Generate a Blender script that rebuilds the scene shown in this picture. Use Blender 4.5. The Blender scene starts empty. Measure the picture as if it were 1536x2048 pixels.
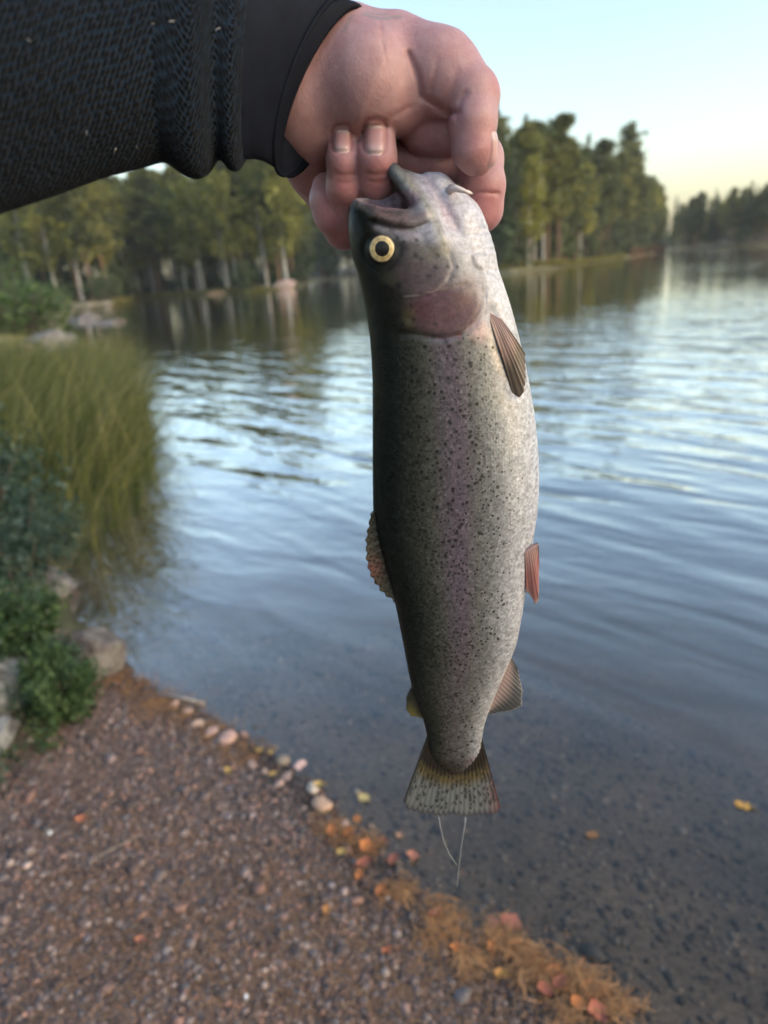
import bpy, math
import numpy as np
from mathutils import Vector, Matrix, noise as mnoise

sc = bpy.context.scene
COL = sc.collection
rad = math.radians

# ------------------------------------------------------------------ camera
PITCH, ROLL, FPX, CAMZ = rad(19.6), rad(4.7), 1365.0, 1.6
_f = np.array([0, math.cos(PITCH), -math.sin(PITCH)])
_r0 = np.array([1.0, 0, 0]); _u0 = np.array([0, math.sin(PITCH), math.cos(PITCH)])
CR = math.cos(ROLL) * _r0 - math.sin(ROLL) * _u0
CU = math.sin(ROLL) * _r0 + math.cos(ROLL) * _u0
CAM = np.array([0.0, 0.0, CAMZ])
cd = bpy.data.cameras.new('camera'); cam = bpy.data.objects.new('camera', cd); COL.objects.link(cam)
M = Matrix(((CR[0], CU[0], -_f[0], 0), (CR[1], CU[1], -_f[1], 0), (CR[2], CU[2], -_f[2], CAMZ), (0, 0, 0, 1)))
cam.matrix_world = M
cd.sensor_fit = 'VERTICAL'; cd.sensor_height = 36.0; cd.lens = 36.0 * FPX / 2048
cd.clip_start = 0.01; cd.clip_end = 6000
cd.dof.use_dof = True; cd.dof.focus_distance = 0.385; cd.dof.aperture_fstop = 6.3
sc.camera = cam

# ------------------------------------------------------------------ sky, sun, exposure
SUN_EL, SUN_AZ = 23.0, 118.0          # degrees; azimuth clockwise from the view direction (+Y)
w = bpy.data.worlds.new('World'); sc.world = w; w.use_nodes = True
nt = w.node_tree; bg = nt.nodes['Background']
sky = nt.nodes.new('ShaderNodeTexSky'); sky.sky_type = 'NISHITA'; sky.sun_disc = False
sky.sun_elevation = rad(SUN_EL); sky.sun_rotation = rad(SUN_AZ)
sky.air_density = 1.35; sky.dust_density = 2.2; sky.ozone_density = 1.3
nt.links.new(sky.outputs[0], bg.inputs[0]); bg.inputs[1].default_value = 0.15
sl = bpy.data.lights.new('sun', 'SUN'); sl.energy = 0.16; sl.angle = rad(30); sl.color = (1.0, 0.94, 0.88)
so = bpy.data.objects.new('sun', sl); COL.objects.link(so)
sd = Vector((math.sin(rad(SUN_AZ)) * math.cos(rad(SUN_EL)), math.cos(rad(SUN_AZ)) * math.cos(rad(SUN_EL)), math.sin(rad(SUN_EL))))
so.rotation_euler = sd.to_track_quat('Z', 'Y').to_euler(); so.location = (0, 0, 30)
vs = sc.view_settings; vs.view_transform = 'Standard'; vs.look = 'None'; vs.gamma = 1.0
vs.use_curve_mapping = False; vs.exposure = 1.25
sc.render.engine = 'CYCLES'
sc.cycles.use_denoising = True
sc.cycles.max_bounces = 6; sc.cycles.diffuse_bounces = 3; sc.cycles.transparent_max_bounces = 12; sc.cycles.use_adaptive_sampling = True; sc.cycles.adaptive_threshold = .03
sc.cycles.caustics_reflective = False; sc.cycles.caustics_refractive = False

# ------------------------------------------------------------------ pixel -> place
def ray(px, py): return _f * FPX + (px - 768) * CR - (py - 1024) * CU
def P(px, py, Y):                       # on the upright plane at distance Y
    d = ray(px, py); return CAM + d * (Y / d[1])
def G(px, py, z=0.0):                   # on the level plane z
    d = ray(px, py); return CAM + d * ((z - CAMZ) / d[2])
def mpp(p): return float(np.dot(np.asarray(p) - CAM, _f)) / FPX      # metres per photo pixel at p
rng = np.random.RandomState(7)

# ------------------------------------------------------------------ mesh + object helpers
def mesh_np(name, V, Fq, smooth=True, attrs=None, uv=None):
    """V (n,3); Fq (m,k) int array of one polygon size (or list of two arrays); attrs {name: (n,) or (n,3)} point attributes"""
    me = bpy.data.meshes.new(name)
    V = np.asarray(V, np.float32)
    fl = Fq if isinstance(Fq, list) else [Fq]
    fl = [np.asarray(f, np.int32) for f in fl if len(f)]
    loops = np.concatenate([f.ravel() for f in fl]); tot = np.concatenate([np.full(len(f), f.shape[1]) for f in fl])
    st = np.concatenate([[0], np.cumsum(tot)[:-1]])
    me.vertices.add(len(V)); me.vertices.foreach_set('co', V.ravel())
    me.loops.add(len(loops)); me.loops.foreach_set('vertex_index', loops)
    me.polygons.add(len(tot)); me.polygons.foreach_set('loop_start', st.astype(np.int32))
    me.polygons.foreach_set('use_smooth', np.full(len(tot), smooth))
    if attrs:
        for k, a in attrs.items():
            a = np.asarray(a, np.float32)
            if a.ndim == 1:
                me.attributes.new(k, 'FLOAT', 'POINT').data.foreach_set('value', a)
            else:
                c = np.concatenate([a, np.ones((len(a), 1), np.float32)], 1)
                me.attributes.new(k, 'FLOAT_COLOR', 'POINT').data.foreach_set('color', c.ravel())
    if uv is not None:
        me.uv_layers.new(name='uv').data.foreach_set('uv', np.asarray(uv, np.float32)[loops].ravel())
    me.update(calc_edges=True); me.validate()
    return me
def obj(name, me, mat=None, parent=None):
    o = bpy.data.objects.new(name, me); COL.objects.link(o)
    if mat is not None and me is not None and not me.materials: me.materials.append(mat)
    if parent is not None: o.parent = parent
    return o
def tag(o, label=None, cat=None, group=None, kind=None):
    if label: o['label'] = label
    if cat: o['category'] = cat
    if group: o['group'] = group
    if kind: o['kind'] = kind
    return o
def empty(name, loc, label=None, cat=None, group=None, rz=0, s=1):
    o = bpy.data.objects.new(name, None); COL.objects.link(o)
    o.location = loc; o.rotation_euler = (0, 0, rz); o.scale = (s, s, s); o.empty_display_size = 0.1
    return tag(o, label, cat, group)
def grid_faces(nr, nc, wrap=False):
    i = np.arange(nr - 1)[:, None]; j = np.arange(nc if wrap else nc - 1)[None, :]
    a = i * nc + j; b = i * nc + (j + 1) % nc
    return np.stack([a, b, b + nc, a + nc], -1).reshape(-1, 4)
def tube(pts, radii, n=8, wob=0.0, seed=0):
    pts = np.asarray(pts, float); k = len(pts); rs = np.random.RandomState(seed)
    T = np.gradient(pts, axis=0); T /= np.linalg.norm(T, axis=1)[:, None] + 1e-9
    ref = np.array([0.31, 0.9, 0.28]) if abs(T[0][1]) < .8 else np.array([1.0, 0.2, 0])
    A = np.cross(T, ref); A /= np.linalg.norm(A, axis=1)[:, None] + 1e-9; B = np.cross(T, A)
    th = np.linspace(0, 2 * np.pi, n, endpoint=False)
    rr = np.asarray(radii)[:, None] * (1 + wob * rs.randn(k, n))
    V = pts[:, None, :] + rr[..., None] * (np.cos(th)[None, :, None] * A[:, None, :] + np.sin(th)[None, :, None] * B[:, None, :])
    Fq = grid_faces(k, n, True)
    cap = np.array([np.arange(n)[::-1], np.arange(n) + (k - 1) * n])
    return V.reshape(-1, 3), Fq, cap
def vnoise(p, s, seed=0.0):
    return np.array([mnoise.noise(Vector((q[0] * s + seed, q[1] * s - seed, q[2] * s + 2 * seed))) for q in p])
def sstep(a, b, x):
    t = np.clip((x - a) / (b - a), 0, 1); return t * t * (3 - 2 * t)

# ------------------------------------------------------------------ materials
def mat(name):
    m = bpy.data.materials.new(name); m.use_nodes = True
    n = m.node_tree.nodes; b = n['Principled BSDF']
    return m, m.node_tree, n, m.node_tree.links, b
def N(nodes, t, **kw):
    nd = nodes.new(t)
    for k, v in kw.items():
        if k.startswith('i_'):
            nd.inputs[k[2:].replace('_', ' ')].default_value = v
        else: setattr(nd, k, v)
    return nd
def math_n(nodes, links, op, a, b=None, c=None, clamp=False):
    nd = nodes.new('ShaderNodeMath'); nd.operation = op; nd.use_clamp = clamp
    for i, v in enumerate((a, b, c)):
        if v is None: continue
        if isinstance(v, (int, float)): nd.inputs[i].default_value = v
        else: links.new(v, nd.inputs[i])
    return nd.outputs[0]
def mixc(nodes, links, fac, a, b, mode='MIX'):
    nd = nodes.new('ShaderNodeMix'); nd.data_type = 'RGBA'; nd.blend_type = mode
    for i, v in ((0, fac), (6, a), (7, b)):
        if isinstance(v, (int, float)): nd.inputs[i].default_value = v
        elif isinstance(v, tuple): nd.inputs[i].default_value = (*v, 1)
        else: links.new(v, nd.inputs[i])
    return nd.outputs[2]
def attr(nodes, name):
    nd = nodes.new('ShaderNodeAttribute'); nd.attribute_name = name; return nd
def coords(nodes): return nodes.new('ShaderNodeTexCoord').outputs['Object']
def noise_n(nodes, links, vec, scale, detail=3, rough=.55, dist=0):
    nd = N(nodes, 'ShaderNodeTexNoise', i_Scale=scale, i_Detail=detail, i_Roughness=rough, i_Distortion=dist)
    if vec is not None: links.new(vec, nd.inputs['Vector'])
    return nd.outputs['Fac']
def bump_n(nodes, links, h, strength, dist, normal=None):
    nd = N(nodes, 'ShaderNodeBump', i_Strength=strength, i_Distance=dist)
    links.new(h, nd.inputs['Height'])
    if normal is not None: links.new(normal, nd.inputs['Normal'])
    return nd.outputs[0]
def ramp(nodes, links, fac, stops):
    nd = nodes.new('ShaderNodeValToRGB'); el = nd.color_ramp.elements
    while len(el) < len(stops): el.new(0.5)
    for e, (p_, c_) in zip(el, stops): e.position = p_; e.color = (*c_, 1) if len(c_) == 3 else c_
    links.new(fac, nd.inputs[0]); return nd.outputs[0]
def simple(name, col, rough=.7, vary=.25, scale=8, bump=0, bdist=.01, spec=.4):
    m, t, n, l, b = mat(name); v = coords(n)
    f = noise_n(n, l, v, scale, 5, .6)
    lo = tuple(c * (1 - vary) for c in col); hi = tuple(min(1, c * (1 + vary)) for c in col)
    l.new(ramp(n, l, f, [(.3, lo), (.7, hi)]), b.inputs['Base Color'])
    b.inputs['Roughness'].default_value = rough; b.inputs['Specular IOR Level'].default_value = spec
    if bump: l.new(bump_n(n, l, noise_n(n, l, v, scale * 3, 6, .65), bump, bdist), b.inputs['Normal'])
    return m
def attr_mat(name, a='col', rough=.6, spec=.4, nscale=0, namt=.3, bump=0, bscale=50, bdist=.002):
    m, t, n, l, b = mat(name); c = attr(n, a).outputs['Color']; v = coords(n)
    if nscale:
        f = noise_n(n, l, v, nscale, 4, .6)
        c = mixc(n, l, 1.0, c, ramp(n, l, f, [(.25, (1 - namt,) * 3), (.75, (1 + namt,) * 3)]), 'MULTIPLY')
    l.new(c, b.inputs['Base Color'])
    b.inputs['Roughness'].default_value = rough; b.inputs['Specular IOR Level'].default_value = spec
    if bump: l.new(bump_n(n, l, noise_n(n, l, v, bscale, 5, .6), bump, bdist), b.inputs['Normal'])
    return m
def foliage_mat(name, lo, mid, hi, trans=.35, objvar=.25):
    m, t, n, l, b = mat(name)
    tint = attr(n, 'tint').outputs['Fac']
    c = ramp(n, l, tint, [(0, lo), (.5, mid), (1, hi)])
    oi = n.new('ShaderNodeObjectInfo').outputs['Random']
    c = mixc(n, l, 1.0, c, ramp(n, l, oi, [(0, (1 - objvar, 1 - objvar * .8, 1 - objvar * .4)), (1, (1 + objvar, 1 + objvar * .7, 1))]), 'MULTIPLY')
    l.new(c, b.inputs['Base Color']); b.inputs['Roughness'].default_value = .6; b.inputs['Specular IOR Level'].default_value = .25
    tr = n.new('ShaderNodeBsdfTranslucent'); l.new(c, tr.inputs[0])
    mx = n.new('ShaderNodeMixShader'); mx.inputs[0].default_value = trans
    l.new(b.outputs[0], mx.inputs[1]); l.new(tr.outputs[0], mx.inputs[2])
    l.new(mx.outputs[0], n['Material Output'].inputs[0])
    return m

# ------------------------------------------------------------------ the lake's outline and the terrain
near = [(1520, 2300), (1230, 2075), (1110, 2000), (1000, 1945), (900, 1850), (800, 1755), (700, 1655), (620, 1570), (520, 1500), (430, 1445),
        (330, 1395), (245, 1345), (225, 1290), (150, 1235), (125, 1160), (165, 1090), (232, 1035), (262, 970), (275, 905), (272, 845), (245, 790), (150, 748), (0, 722)]
left = [(20, 706), (70, 690), (118, 664), (140, 635), (120, 615), (225, 607), (281, 597), (436, 588), (545, 580), (590, 577), (640, 561), (700, 554),
        (800, 548), (900, 547), (960, 549), (1020, 547), (1130, 534), (1250, 516), (1318, 506)]
far = [(1330, 500), (1400, 499.5), (1536, 490), (1700, 477)]
poly = [G(*q)[:2] for q in near] + [G(*q)[:2] for q in left] + [G(*q)[:2] for q in far]
poly += [np.array(q) for q in ((190., 150.), (230., 60.), (180., -40.), (60., -50.), (14., -22.), (4., -6.), (1.6, -1.2))]
poly = np.array(poly)
def lake_dist(p):
    """signed distance to the waterline: positive on land, negative in the lake"""
    p = np.asarray(p, float).reshape(-1, 2); a = poly; b = np.roll(poly, -1, 0)
    best = np.full(len(p), 1e18); inside = np.zeros(len(p), bool)
    for (x0, y0), (x1, y1) in zip(a, b):
        dx, dy = x1 - x0, y1 - y0
        t = np.clip(((p[:, 0] - x0) * dx + (p[:, 1] - y0) * dy) / (dx * dx + dy * dy + 1e-12), 0, 1)
        q = (p[:, 0] - x0 - t * dx) ** 2 + (p[:, 1] - y0 - t * dy) ** 2
        best = np.minimum(best, q)
        c = (y0 > p[:, 1]) != (y1 > p[:, 1])
        if dy != 0: inside ^= c & (p[:, 0] < dx * (p[:, 1] - y0) / dy + x0)
    d = np.sqrt(best); return np.where(inside, -d, d)
def wob(p):
    x, y = p[:, 0], p[:, 1]
    return (np.sin(x * 1.7 + 1.3 * np.sin(y * 1.1)) * np.cos(y * 2.1 + 0.7) + .5 * np.sin(x * 5.1 - y * 3.7) + .3 * np.sin(x * 11 + y * 9.3)) / 1.8
def height(p):
    p = np.asarray(p, float).reshape(-1, 2); d = lake_dist(p); r = np.hypot(p[:, 0], p[:, 1])
    nearf = 1 - sstep(3, 9, r)
    land_n = .10 * np.minimum(d, 1.2) + .04 * np.clip(d - 1.2, 0, 3) + .012 * wob(p * 1.6) * sstep(.05, .4, d)
    land_f = .45 * (1 - np.exp(-np.clip(d, 0, None) / .8)) + .045 * np.clip(d, 0, 60) + .25 * wob(p * .12) * sstep(1, 8, d)
    bank = sstep(-1.35, -1.75, p[:, 0]) * nearf * .22 * sstep(0, .35, d)
    land = nearf * land_n + (1 - nearf) * land_f + bank
    bed = -(.16 * np.minimum(-d, 2) + .22 * np.clip(-d - 2, 0, 10)) + .01 * wob(p * 1.3) * sstep(.05, .4, -d)
    return np.where(d > 0, land, bed)

NR, NA = 330, 620
rr = np.concatenate([[0.0], np.geomspace(.35, 600, NR - 1)])
# azimuths crowd into the part of the place that is in view
az = np.concatenate([np.linspace(-50, 50, 500, endpoint=False), np.linspace(50, 310, NA - 500, endpoint=False)]) * np.pi / 180
XY = np.stack([rr[:, None] * np.sin(az)[None], rr[:, None] * np.cos(az)[None]], -1).reshape(-1, 2)
Z = height(XY); D0 = lake_dist(XY); Rr = np.hypot(XY[:, 0], XY[:, 1])
# ground albedo: wet gravel by the water, reddish dry gravel, forest floor and bank grass far off
gr = np.array([.135, .098, .082]); wet = np.array([.05, .042, .036]); moss = np.array([.06, .062, .025]); bedc = np.array([.105, .080, .060]); flo = np.array([.085, .07, .035]); bankg = np.array([.17, .15, .05])
cw = sstep(.0, .22, D0)[:, None]
c_near = wet * (1 - cw) + gr * cw
lf = sstep(-1.25, -1.7, XY[:, 0])[:, None]; c_near = c_near * (1 - lf) + moss * lf
bk = (1 - sstep(2., 5., D0))[:, None]; c_far = flo * (1 - bk) + bankg * bk
nf = (1 - sstep(4, 10, Rr))[:, None]
gc = np.where(D0[:, None] > 0, c_near * nf + c_far * (1 - nf), bedc)
gm, t_, n_, l_, b_ = mat('ground_soil'); v_ = coords(n_)
c_ = attr(n_, 'col').outputs['Color']
f1 = noise_n(n_, l_, v_, 2.3, 5, .6); f2 = noise_n(n_, l_, v_, 70, 4, .7)
c_ = mixc(n_, l_, 1.0, c_, ramp(n_, l_, f1, [(.3, (.6, .62, .62)), (.7, (1.4, 1.35, 1.3))]), 'MULTIPLY')
c_ = mixc(n_, l_, 1.0, c_, ramp(n_, l_, f2, [(.3, (.45, .45, .45)), (.7, (1.6, 1.55, 1.5))]), 'MULTIPLY')
l_.new(c_, b_.inputs['Base Color']); b_.inputs['Roughness'].default_value = .85
l_.new(bump_n(n_, l_, f2, .8, .006), b_.inputs['Normal'])
ground = obj('ground', mesh_np('ground', np.c_[XY, Z], grid_faces(NR, NA, True)[:, ::-1], attrs={'col': gc}), gm)
tag(ground, 'gravel shore, lake bed and forest floor', kind='structure')

# ------------------------------------------------------------------ water
wm, t_, n_, l_, b_ = mat('lake_water'); n_.remove(b_); out = n_['Material Output']
v_ = coords(n_)
def stretched(sx, sy, rot=0.0):
    m0 = N(n_, 'ShaderNodeMapping'); m0.inputs['Rotation'].default_value = (0, 0, rot); l_.new(v_, m0.inputs[0])
    mp = N(n_, 'ShaderNodeMapping'); mp.inputs['Scale'].default_value = (sx, sy, 1)
    l_.new(m0.outputs[0], mp.inputs[0]); return mp.outputs[0]
h1 = noise_n(n_, l_, stretched(.55, 2.3, rad(50)), 1, 2, .5, .5)
h2 = noise_n(n_, l_, stretched(2.0, 5.5, rad(38)), 1, 2, .5, .3)
h3 = noise_n(n_, l_, stretched(7, 13, rad(20)), 1, 1, .5)
big = noise_n(n_, l_, stretched(.06, .05), 1, 2, .5)
sx_ = n_.new('ShaderNodeSeparateXYZ'); l_.new(v_, sx_.inputs[0])
shr = N(n_, 'ShaderNodeMapRange', interpolation_type='SMOOTHERSTEP'); shr.inputs[1].default_value = .3; shr.inputs[2].default_value = 7; shr.inputs[3].default_value = .05; shr.inputs[4].default_value = 1.1; l_.new(sx_.outputs['Y'], shr.inputs[0]); shore = shr.outputs[0]
amp = math_n(n_, l_, 'MULTIPLY', shore, math_n(n_, l_, 'MULTIPLY_ADD', big, 1.6, .2))
hh = math_n(n_, l_, 'ADD', math_n(n_, l_, 'MULTIPLY', h1, .066), math_n(n_, l_, 'ADD', math_n(n_, l_, 'MULTIPLY', h2, .014), math_n(n_, l_, 'MULTIPLY', h3, .0034)))
hh = math_n(n_, l_, 'SUBTRACT', hh, .0417)
lee = N(n_, 'ShaderNodeMapRange', interpolation_type='SMOOTHSTEP'); lee.inputs[1].default_value = 9; lee.inputs[2].default_value = 26; lee.inputs[3].default_value = 1; lee.inputs[4].default_value = .22; l_.new(sx_.outputs['Y'], lee.inputs[0])   # the far side lies in the lee of the wood
hh = math_n(n_, l_, 'MULTIPLY', hh, math_n(n_, l_, 'MULTIPLY', amp, lee.outputs[0]))
nb = bump_n(n_, l_, hh, 1.0, 1.0)
fr = N(n_, 'ShaderNodeLayerWeight', i_Blend=.5); l_.new(nb, fr.inputs['Normal']); frf = math_n(n_, l_, 'MULTIPLY_ADD', math_n(n_, l_, 'POWER', fr.outputs['Facing'], 3.1), 1.75, .015, clamp=True)
gl = N(n_, 'ShaderNodeBsdfGlossy', i_Roughness=.03); l_.new(nb, gl.inputs['Normal']); gl.inputs[0].default_value = (1, 1, 1, 1)
tp = N(n_, 'ShaderNodeBsdfTransparent'); tp.inputs[0].default_value = (.95, .93, .88, 1)
mx = n_.new('ShaderNodeMixShader'); l_.new(frf, mx.inputs[0]); l_.new(tp.outputs[0], mx.inputs[1]); l_.new(gl.outputs[0], mx.inputs[2])
l_.new(mx.outputs[0], out.inputs['Surface'])
va = N(n_, 'ShaderNodeVolumeAbsorption', i_Density=1.3); va.inputs[0].default_value = (.48, .40, .28, 1); l_.new(va.outputs[0], out.inputs['Volume'])
X0, X1, Y0, Y1, ZB = -120, 260, -70, 330, -3.2
Vw = np.array([(x, y, z) for z in (ZB, 0) for x, y in ((X0, Y0), (X1, Y0), (X1, Y1), (X0, Y1))], float)
Fw = np.array([(4, 5, 6, 7), (3, 2, 1, 0), (0, 1, 5, 4), (1, 2, 6, 5), (2, 3, 7, 6), (3, 0, 4, 7)])
water = obj('water', mesh_np('water', Vw, Fw, smooth=False), wm)
tag(water, 'rippled lake water reflecting the evening sky', kind='structure')

# ------------------------------------------------------------------ trees
bark_pine = simple('pine_bark', (.20, .12, .075), .85, .35, 3, .5, .02)
bark_spruce = simple('spruce_bark', (.11, .09, .075), .9, .3, 3, .5, .02)
bark_birch = simple('birch_bark', (.50, .47, .42), .75, .45, 2.2, .2, .01)
leaf_pine = foliage_mat('pine_needles', (.075, .09, .028), (.165, .18, .055), (.26, .26, .085), .35)
leaf_spruce = foliage_mat('spruce_needles', (.046, .066, .030), (.105, .135, .058), (.165, .195, .09), .3)
leaf_birch = foliage_mat('birch_leaves', (.15, .165, .035), (.28, .285, .065), (.42, .39, .11), .45)
leaf_bush = foliage_mat('shrub_leaves', (.028, .055, .018), (.07, .125, .042), (.15, .21, .085), .35)
leaf_bush2 = foliage_mat('shrub_leaves_blue', (.018, .040, .026), (.045, .085, .055), (.12, .16, .12), .3)

def leaf_quads(C, size, rs, flat=.0, asp=.7):
    """n leaf-clump quads of given size at centres C, random turn; flat squashes the normals towards up"""
    n = len(C); nrm = rs.randn(n, 3); nrm[:, 2] += flat * 3
    nrm /= np.linalg.norm(nrm, axis=1)[:, None]
    a = np.cross(nrm, rs.randn(n, 3)); a /= np.linalg.norm(a, axis=1)[:, None]; b = np.cross(nrm, a)
    s = np.asarray(size)[:, None] if np.ndim(size) else size
    k = rs.uniform(.6, 1.2, (n, 4))
    V = np.stack([C + a * s * k[:, :1], C + b * s * asp * k[:, 1:2], C - a * s * k[:, 2:3], C - b * s * asp * k[:, 3:4]], 1).reshape(-1, 3)
    return V, np.arange(4 * n).reshape(-1, 4)
def make_tree_meshes(kind, seed):
    rs = np.random.RandomState(seed); C = []; T = []; S = []; limbs = []
    if kind == 'pine':
        Hh = rs.uniform(15, 18); cb = rs.uniform(.28, .45) * Hh; nb_ = rs.randint(40, 52)
        bend = rs.uniform(-.6, .6, 2)
        for i in range(nb_):
            z = cb + (Hh - cb) * (i / nb_) ** .9; k = (z - cb) / (Hh - cb); L = (2.7 * (1 - k) ** .6 + .5) * rs.uniform(.55, 1.15) * (.6 + .4 * min(1, k * 4))
            a = rs.uniform(0, 2 * np.pi); tip = np.array([math.cos(a) * L, math.sin(a) * L, z + L * rs.uniform(.0, .35)])
            base = np.array([0, 0, z]); limbs.append((base, tip)); tt = rs.uniform(.2, .8)
            m_ = rs.randint(34, 56); f = rs.uniform(.3, 1.08, m_)[:, None]
            pts = base + (tip - base) * f + rs.randn(m_, 3) * np.array([.42, .42, .24])
            C.append(pts); T.append(np.clip(tt + rs.randn(m_) * .16, 0, 1)); S.append(rs.uniform(.24, .48, m_))
    elif kind == 'spruce':
        Hh = rs.uniform(16, 20); cb = rs.uniform(.06, .18) * Hh; nb_ = 95; bend = rs.uniform(-.2, .2, 2)
        for i in range(nb_):
            z = cb + (Hh - cb) * (i / nb_); k = (z - cb) / (Hh - cb); L = (2.6 * (1 - k) ** .85 + .12) * rs.uniform(.7, 1.12)
            a = rs.uniform(0, 2 * np.pi); base = np.array([0, 0, z]); tip = np.array([math.cos(a) * L, math.sin(a) * L, z - L * .28 + .1]); limbs.append((base, tip)); tt = rs.uniform(.25, .75)
            m_ = int(6 + 16 * L / 2.6); f = rs.uniform(.15, 1.05, m_)[:, None]
            pts = base + (tip - base) * f + rs.randn(m_, 3) * np.array([.2, .2, .14]) * (L / 2.6 + .35) - np.c_[np.zeros((m_, 2)), rs.uniform(0, .3, m_)]
            C.append(pts); T.append(np.clip(tt + rs.randn(m_) * .15, 0, 1)); S.append(rs.uniform(.22, .44, m_) * (.55 + .5 * L / 2.6))
    else:
        Hh = rs.uniform(13, 17); cb = rs.uniform(.25, .38) * Hh; nb_ = rs.randint(34, 44); bend = rs.uniform(-.8, .8, 2)
        for i in range(nb_):
            z = cb + (Hh - cb) * (i / nb_); k = (z - cb) / (Hh - cb); L = (2.2 * math.sin(math.pi * min(1, .15 + .85 * k)) ** .7 + .35) * rs.uniform(.6, 1.15)
            a = rs.uniform(0, 2 * np.pi); base = np.array([0, 0, z - .5]); tip = np.array([math.cos(a) * L, math.sin(a) * L, z + L * .45]); limbs.append((base, tip)); tt = rs.uniform(.15, .85)
            m_ = rs.randint(26, 44); f = rs.uniform(.4, 1.1, m_)[:, None]
            pts = base + (tip - base) * f + rs.randn(m_, 3) * np.array([.4, .4, .45]) - np.c_[np.zeros((m_, 2)), rs.uniform(0, .5, m_)]
            C.append(pts); T.append(np.clip(tt + rs.randn(m_) * .16, 0, 1)); S.append(rs.uniform(.22, .42, m_))
    C = np.concatenate(C); T = np.concatenate(T); S = np.concatenate(S)
    k = C[:, 2] / Hh; C[:, 0] += bend[0] * k ** 2; C[:, 1] += bend[1] * k ** 2
    V, Fq = leaf_quads(C, S, rs, .25)
    crown = mesh_np('crown', V, Fq, smooth=False, attrs={'tint': np.repeat(T, 4)})
    zz = np.linspace(-.5, Hh * .97, 12); kk = np.clip(zz / Hh, 0, 1)
    r0 = Hh * (.0105 if kind != 'birch' else .0095)
    Vt, Ft, cap = tube(np.c_[bend[0] * kk ** 2, bend[1] * kk ** 2, zz], r0 * (1.15 - kk) + .02, 8, .05, seed)
    Vs, Fs = [Vt], [Ft]; off = len(Vt)
    for (a, b) in limbs[::2]:
        ka = a[2] / Hh; kb = b[2] / Hh
        pa = a + np.array([bend[0], bend[1], 0]) * ka ** 2; pb = b + np.array([bend[0], bend[1], 0]) * kb ** 2
        v_2, f_2, _ = tube([pa, (pa + pb) / 2 + [0, 0, .08], pb], [r0 * .3, r0 * .2, .01], 4)
        Vs.append(v_2); Fs.append(f_2 + off); off += len(v_2)
    trunk = mesh_np('trunk', np.concatenate(Vs), np.concatenate(Fs))
    return trunk, crown, Hh
TREES = {}
for kind, lm, bm_, nvar in (('pine', leaf_pine, bark_pine, 6), ('spruce', leaf_spruce, bark_spruce, 5), ('birch', leaf_birch, bark_birch, 5)):
    TREES[kind] = []
    for i in range(nvar):
        tr, cr, Hh = make_tree_meshes(kind, 100 * len(kind) + i); tr.materials.append(bm_); cr.materials.append(lm); TREES[kind].append((tr, cr, Hh))
def plant(kind, x, y, h, label, group, rs, name=None):
    tr, cr, Hh = TREES[kind][rs.randint(len(TREES[kind]))]
    e = empty(name or {'pine': 'pine_tree', 'spruce': 'spruce_tree', 'birch': 'birch_tree'}[kind], (x, y, float(height([(x, y)])[0]) - .05), label, 'tree', group, rs.uniform(0, 6.28), h / Hh)
    obj('trunk', tr, None, e); obj('crown', cr, None, e)
    return e
rs = np.random.RandomState(21)
def img_x(x, y):
    d = np.array([x, y, 0]) - CAM; return 768 + FPX * np.dot(d, CR) / np.dot(d, _f)
cnt = 0
LAB = {('pine', 'L'): ('slender pine with thin olive crown in the yellowish wood across the bay', 'pines in the wood across the bay'),
       ('spruce', 'L'): ('dark pointed spruce in the yellowish wood across the bay', 'spruces in the wood across the bay'),
       ('birch', 'L'): ('pale trunked birch with yellow green leaves in the wood across the bay', 'birches in the wood across the bay'),
       ('pine', 'R'): ('tall grey green pine on the grassy point beside the open water', 'pines on the grassy point'),
       ('spruce', 'R'): ('dark conical spruce on the grassy point beside the open water', 'spruces on the grassy point'),
       ('birch', 'R'): ('dull green birch on the grassy point beside the open water', 'birches on the grassy point'),
       ('spruce', 'U'): ('young short spruce filling the gaps between trunks across the bay', 'young spruces across the bay'),
       ('pine', 'F'): ('low distant pine on the far shore beyond the bright water', 'pines on the far shore'),
       ('spruce', 'F'): ('low distant spruce on the far shore beyond the bright water', 'spruces on the far shore'),
       ('birch', 'F'): ('low distant broad leaved tree on the far shore beyond the bright water', 'broad leaved trees on the far shore')}
def scatter(zone, pts, nper, depth, mix, hrange, mind, seed):
    """trees in a strip behind the waterline given by photo points, front row first"""
    r_ = np.random.RandomState(seed); placed = []
    W = [G(*q)[:2] for q in pts]
    seg = [np.linalg.norm(W[i + 1] - W[i]) for i in range(len(W) - 1)]; tot = sum(seg)
    tries = 0
    while len(placed) < nper and tries < nper * 60:
        tries += 1
        t = r_.uniform(0, tot); i = 0
        while i < len(seg) - 1 and t > seg[i]: t -= seg[i]; i += 1
        p = W[i] + (W[i + 1] - W[i]) * min(1, t / seg[i])
        out_ = p / np.linalg.norm(p)
        q = p + out_ * ((1.8 if zone != 'U' else 9) + depth * r_.uniform(0, 1) ** 1.5) + r_.randn(2) * .8
        if lake_dist([q])[0] < 1.2: continue
        if placed and min(np.hypot(q[0] - a, q[1] - b) for a, b in placed) < mind: continue
        ix = img_x(*q)
        if ix < -120 or ix > 1640: continue
        placed.append(q)
        k = r_.choice(['pine', 'spruce', 'birch'], p=mix)
        lab, grp = LAB[(k, zone)]
        front = lake_dist([q])[0] < 6
        lab = lab + (', front row' if front else ', set back'); grp = grp + (', front row' if front else ', set back')
        hh_ = r_.uniform(*hrange) * {'pine': 1.05, 'spruce': 1.05, 'birch': .88}[k]
        plant(k, q[0], q[1], hh_, lab, grp, r_)
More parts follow.
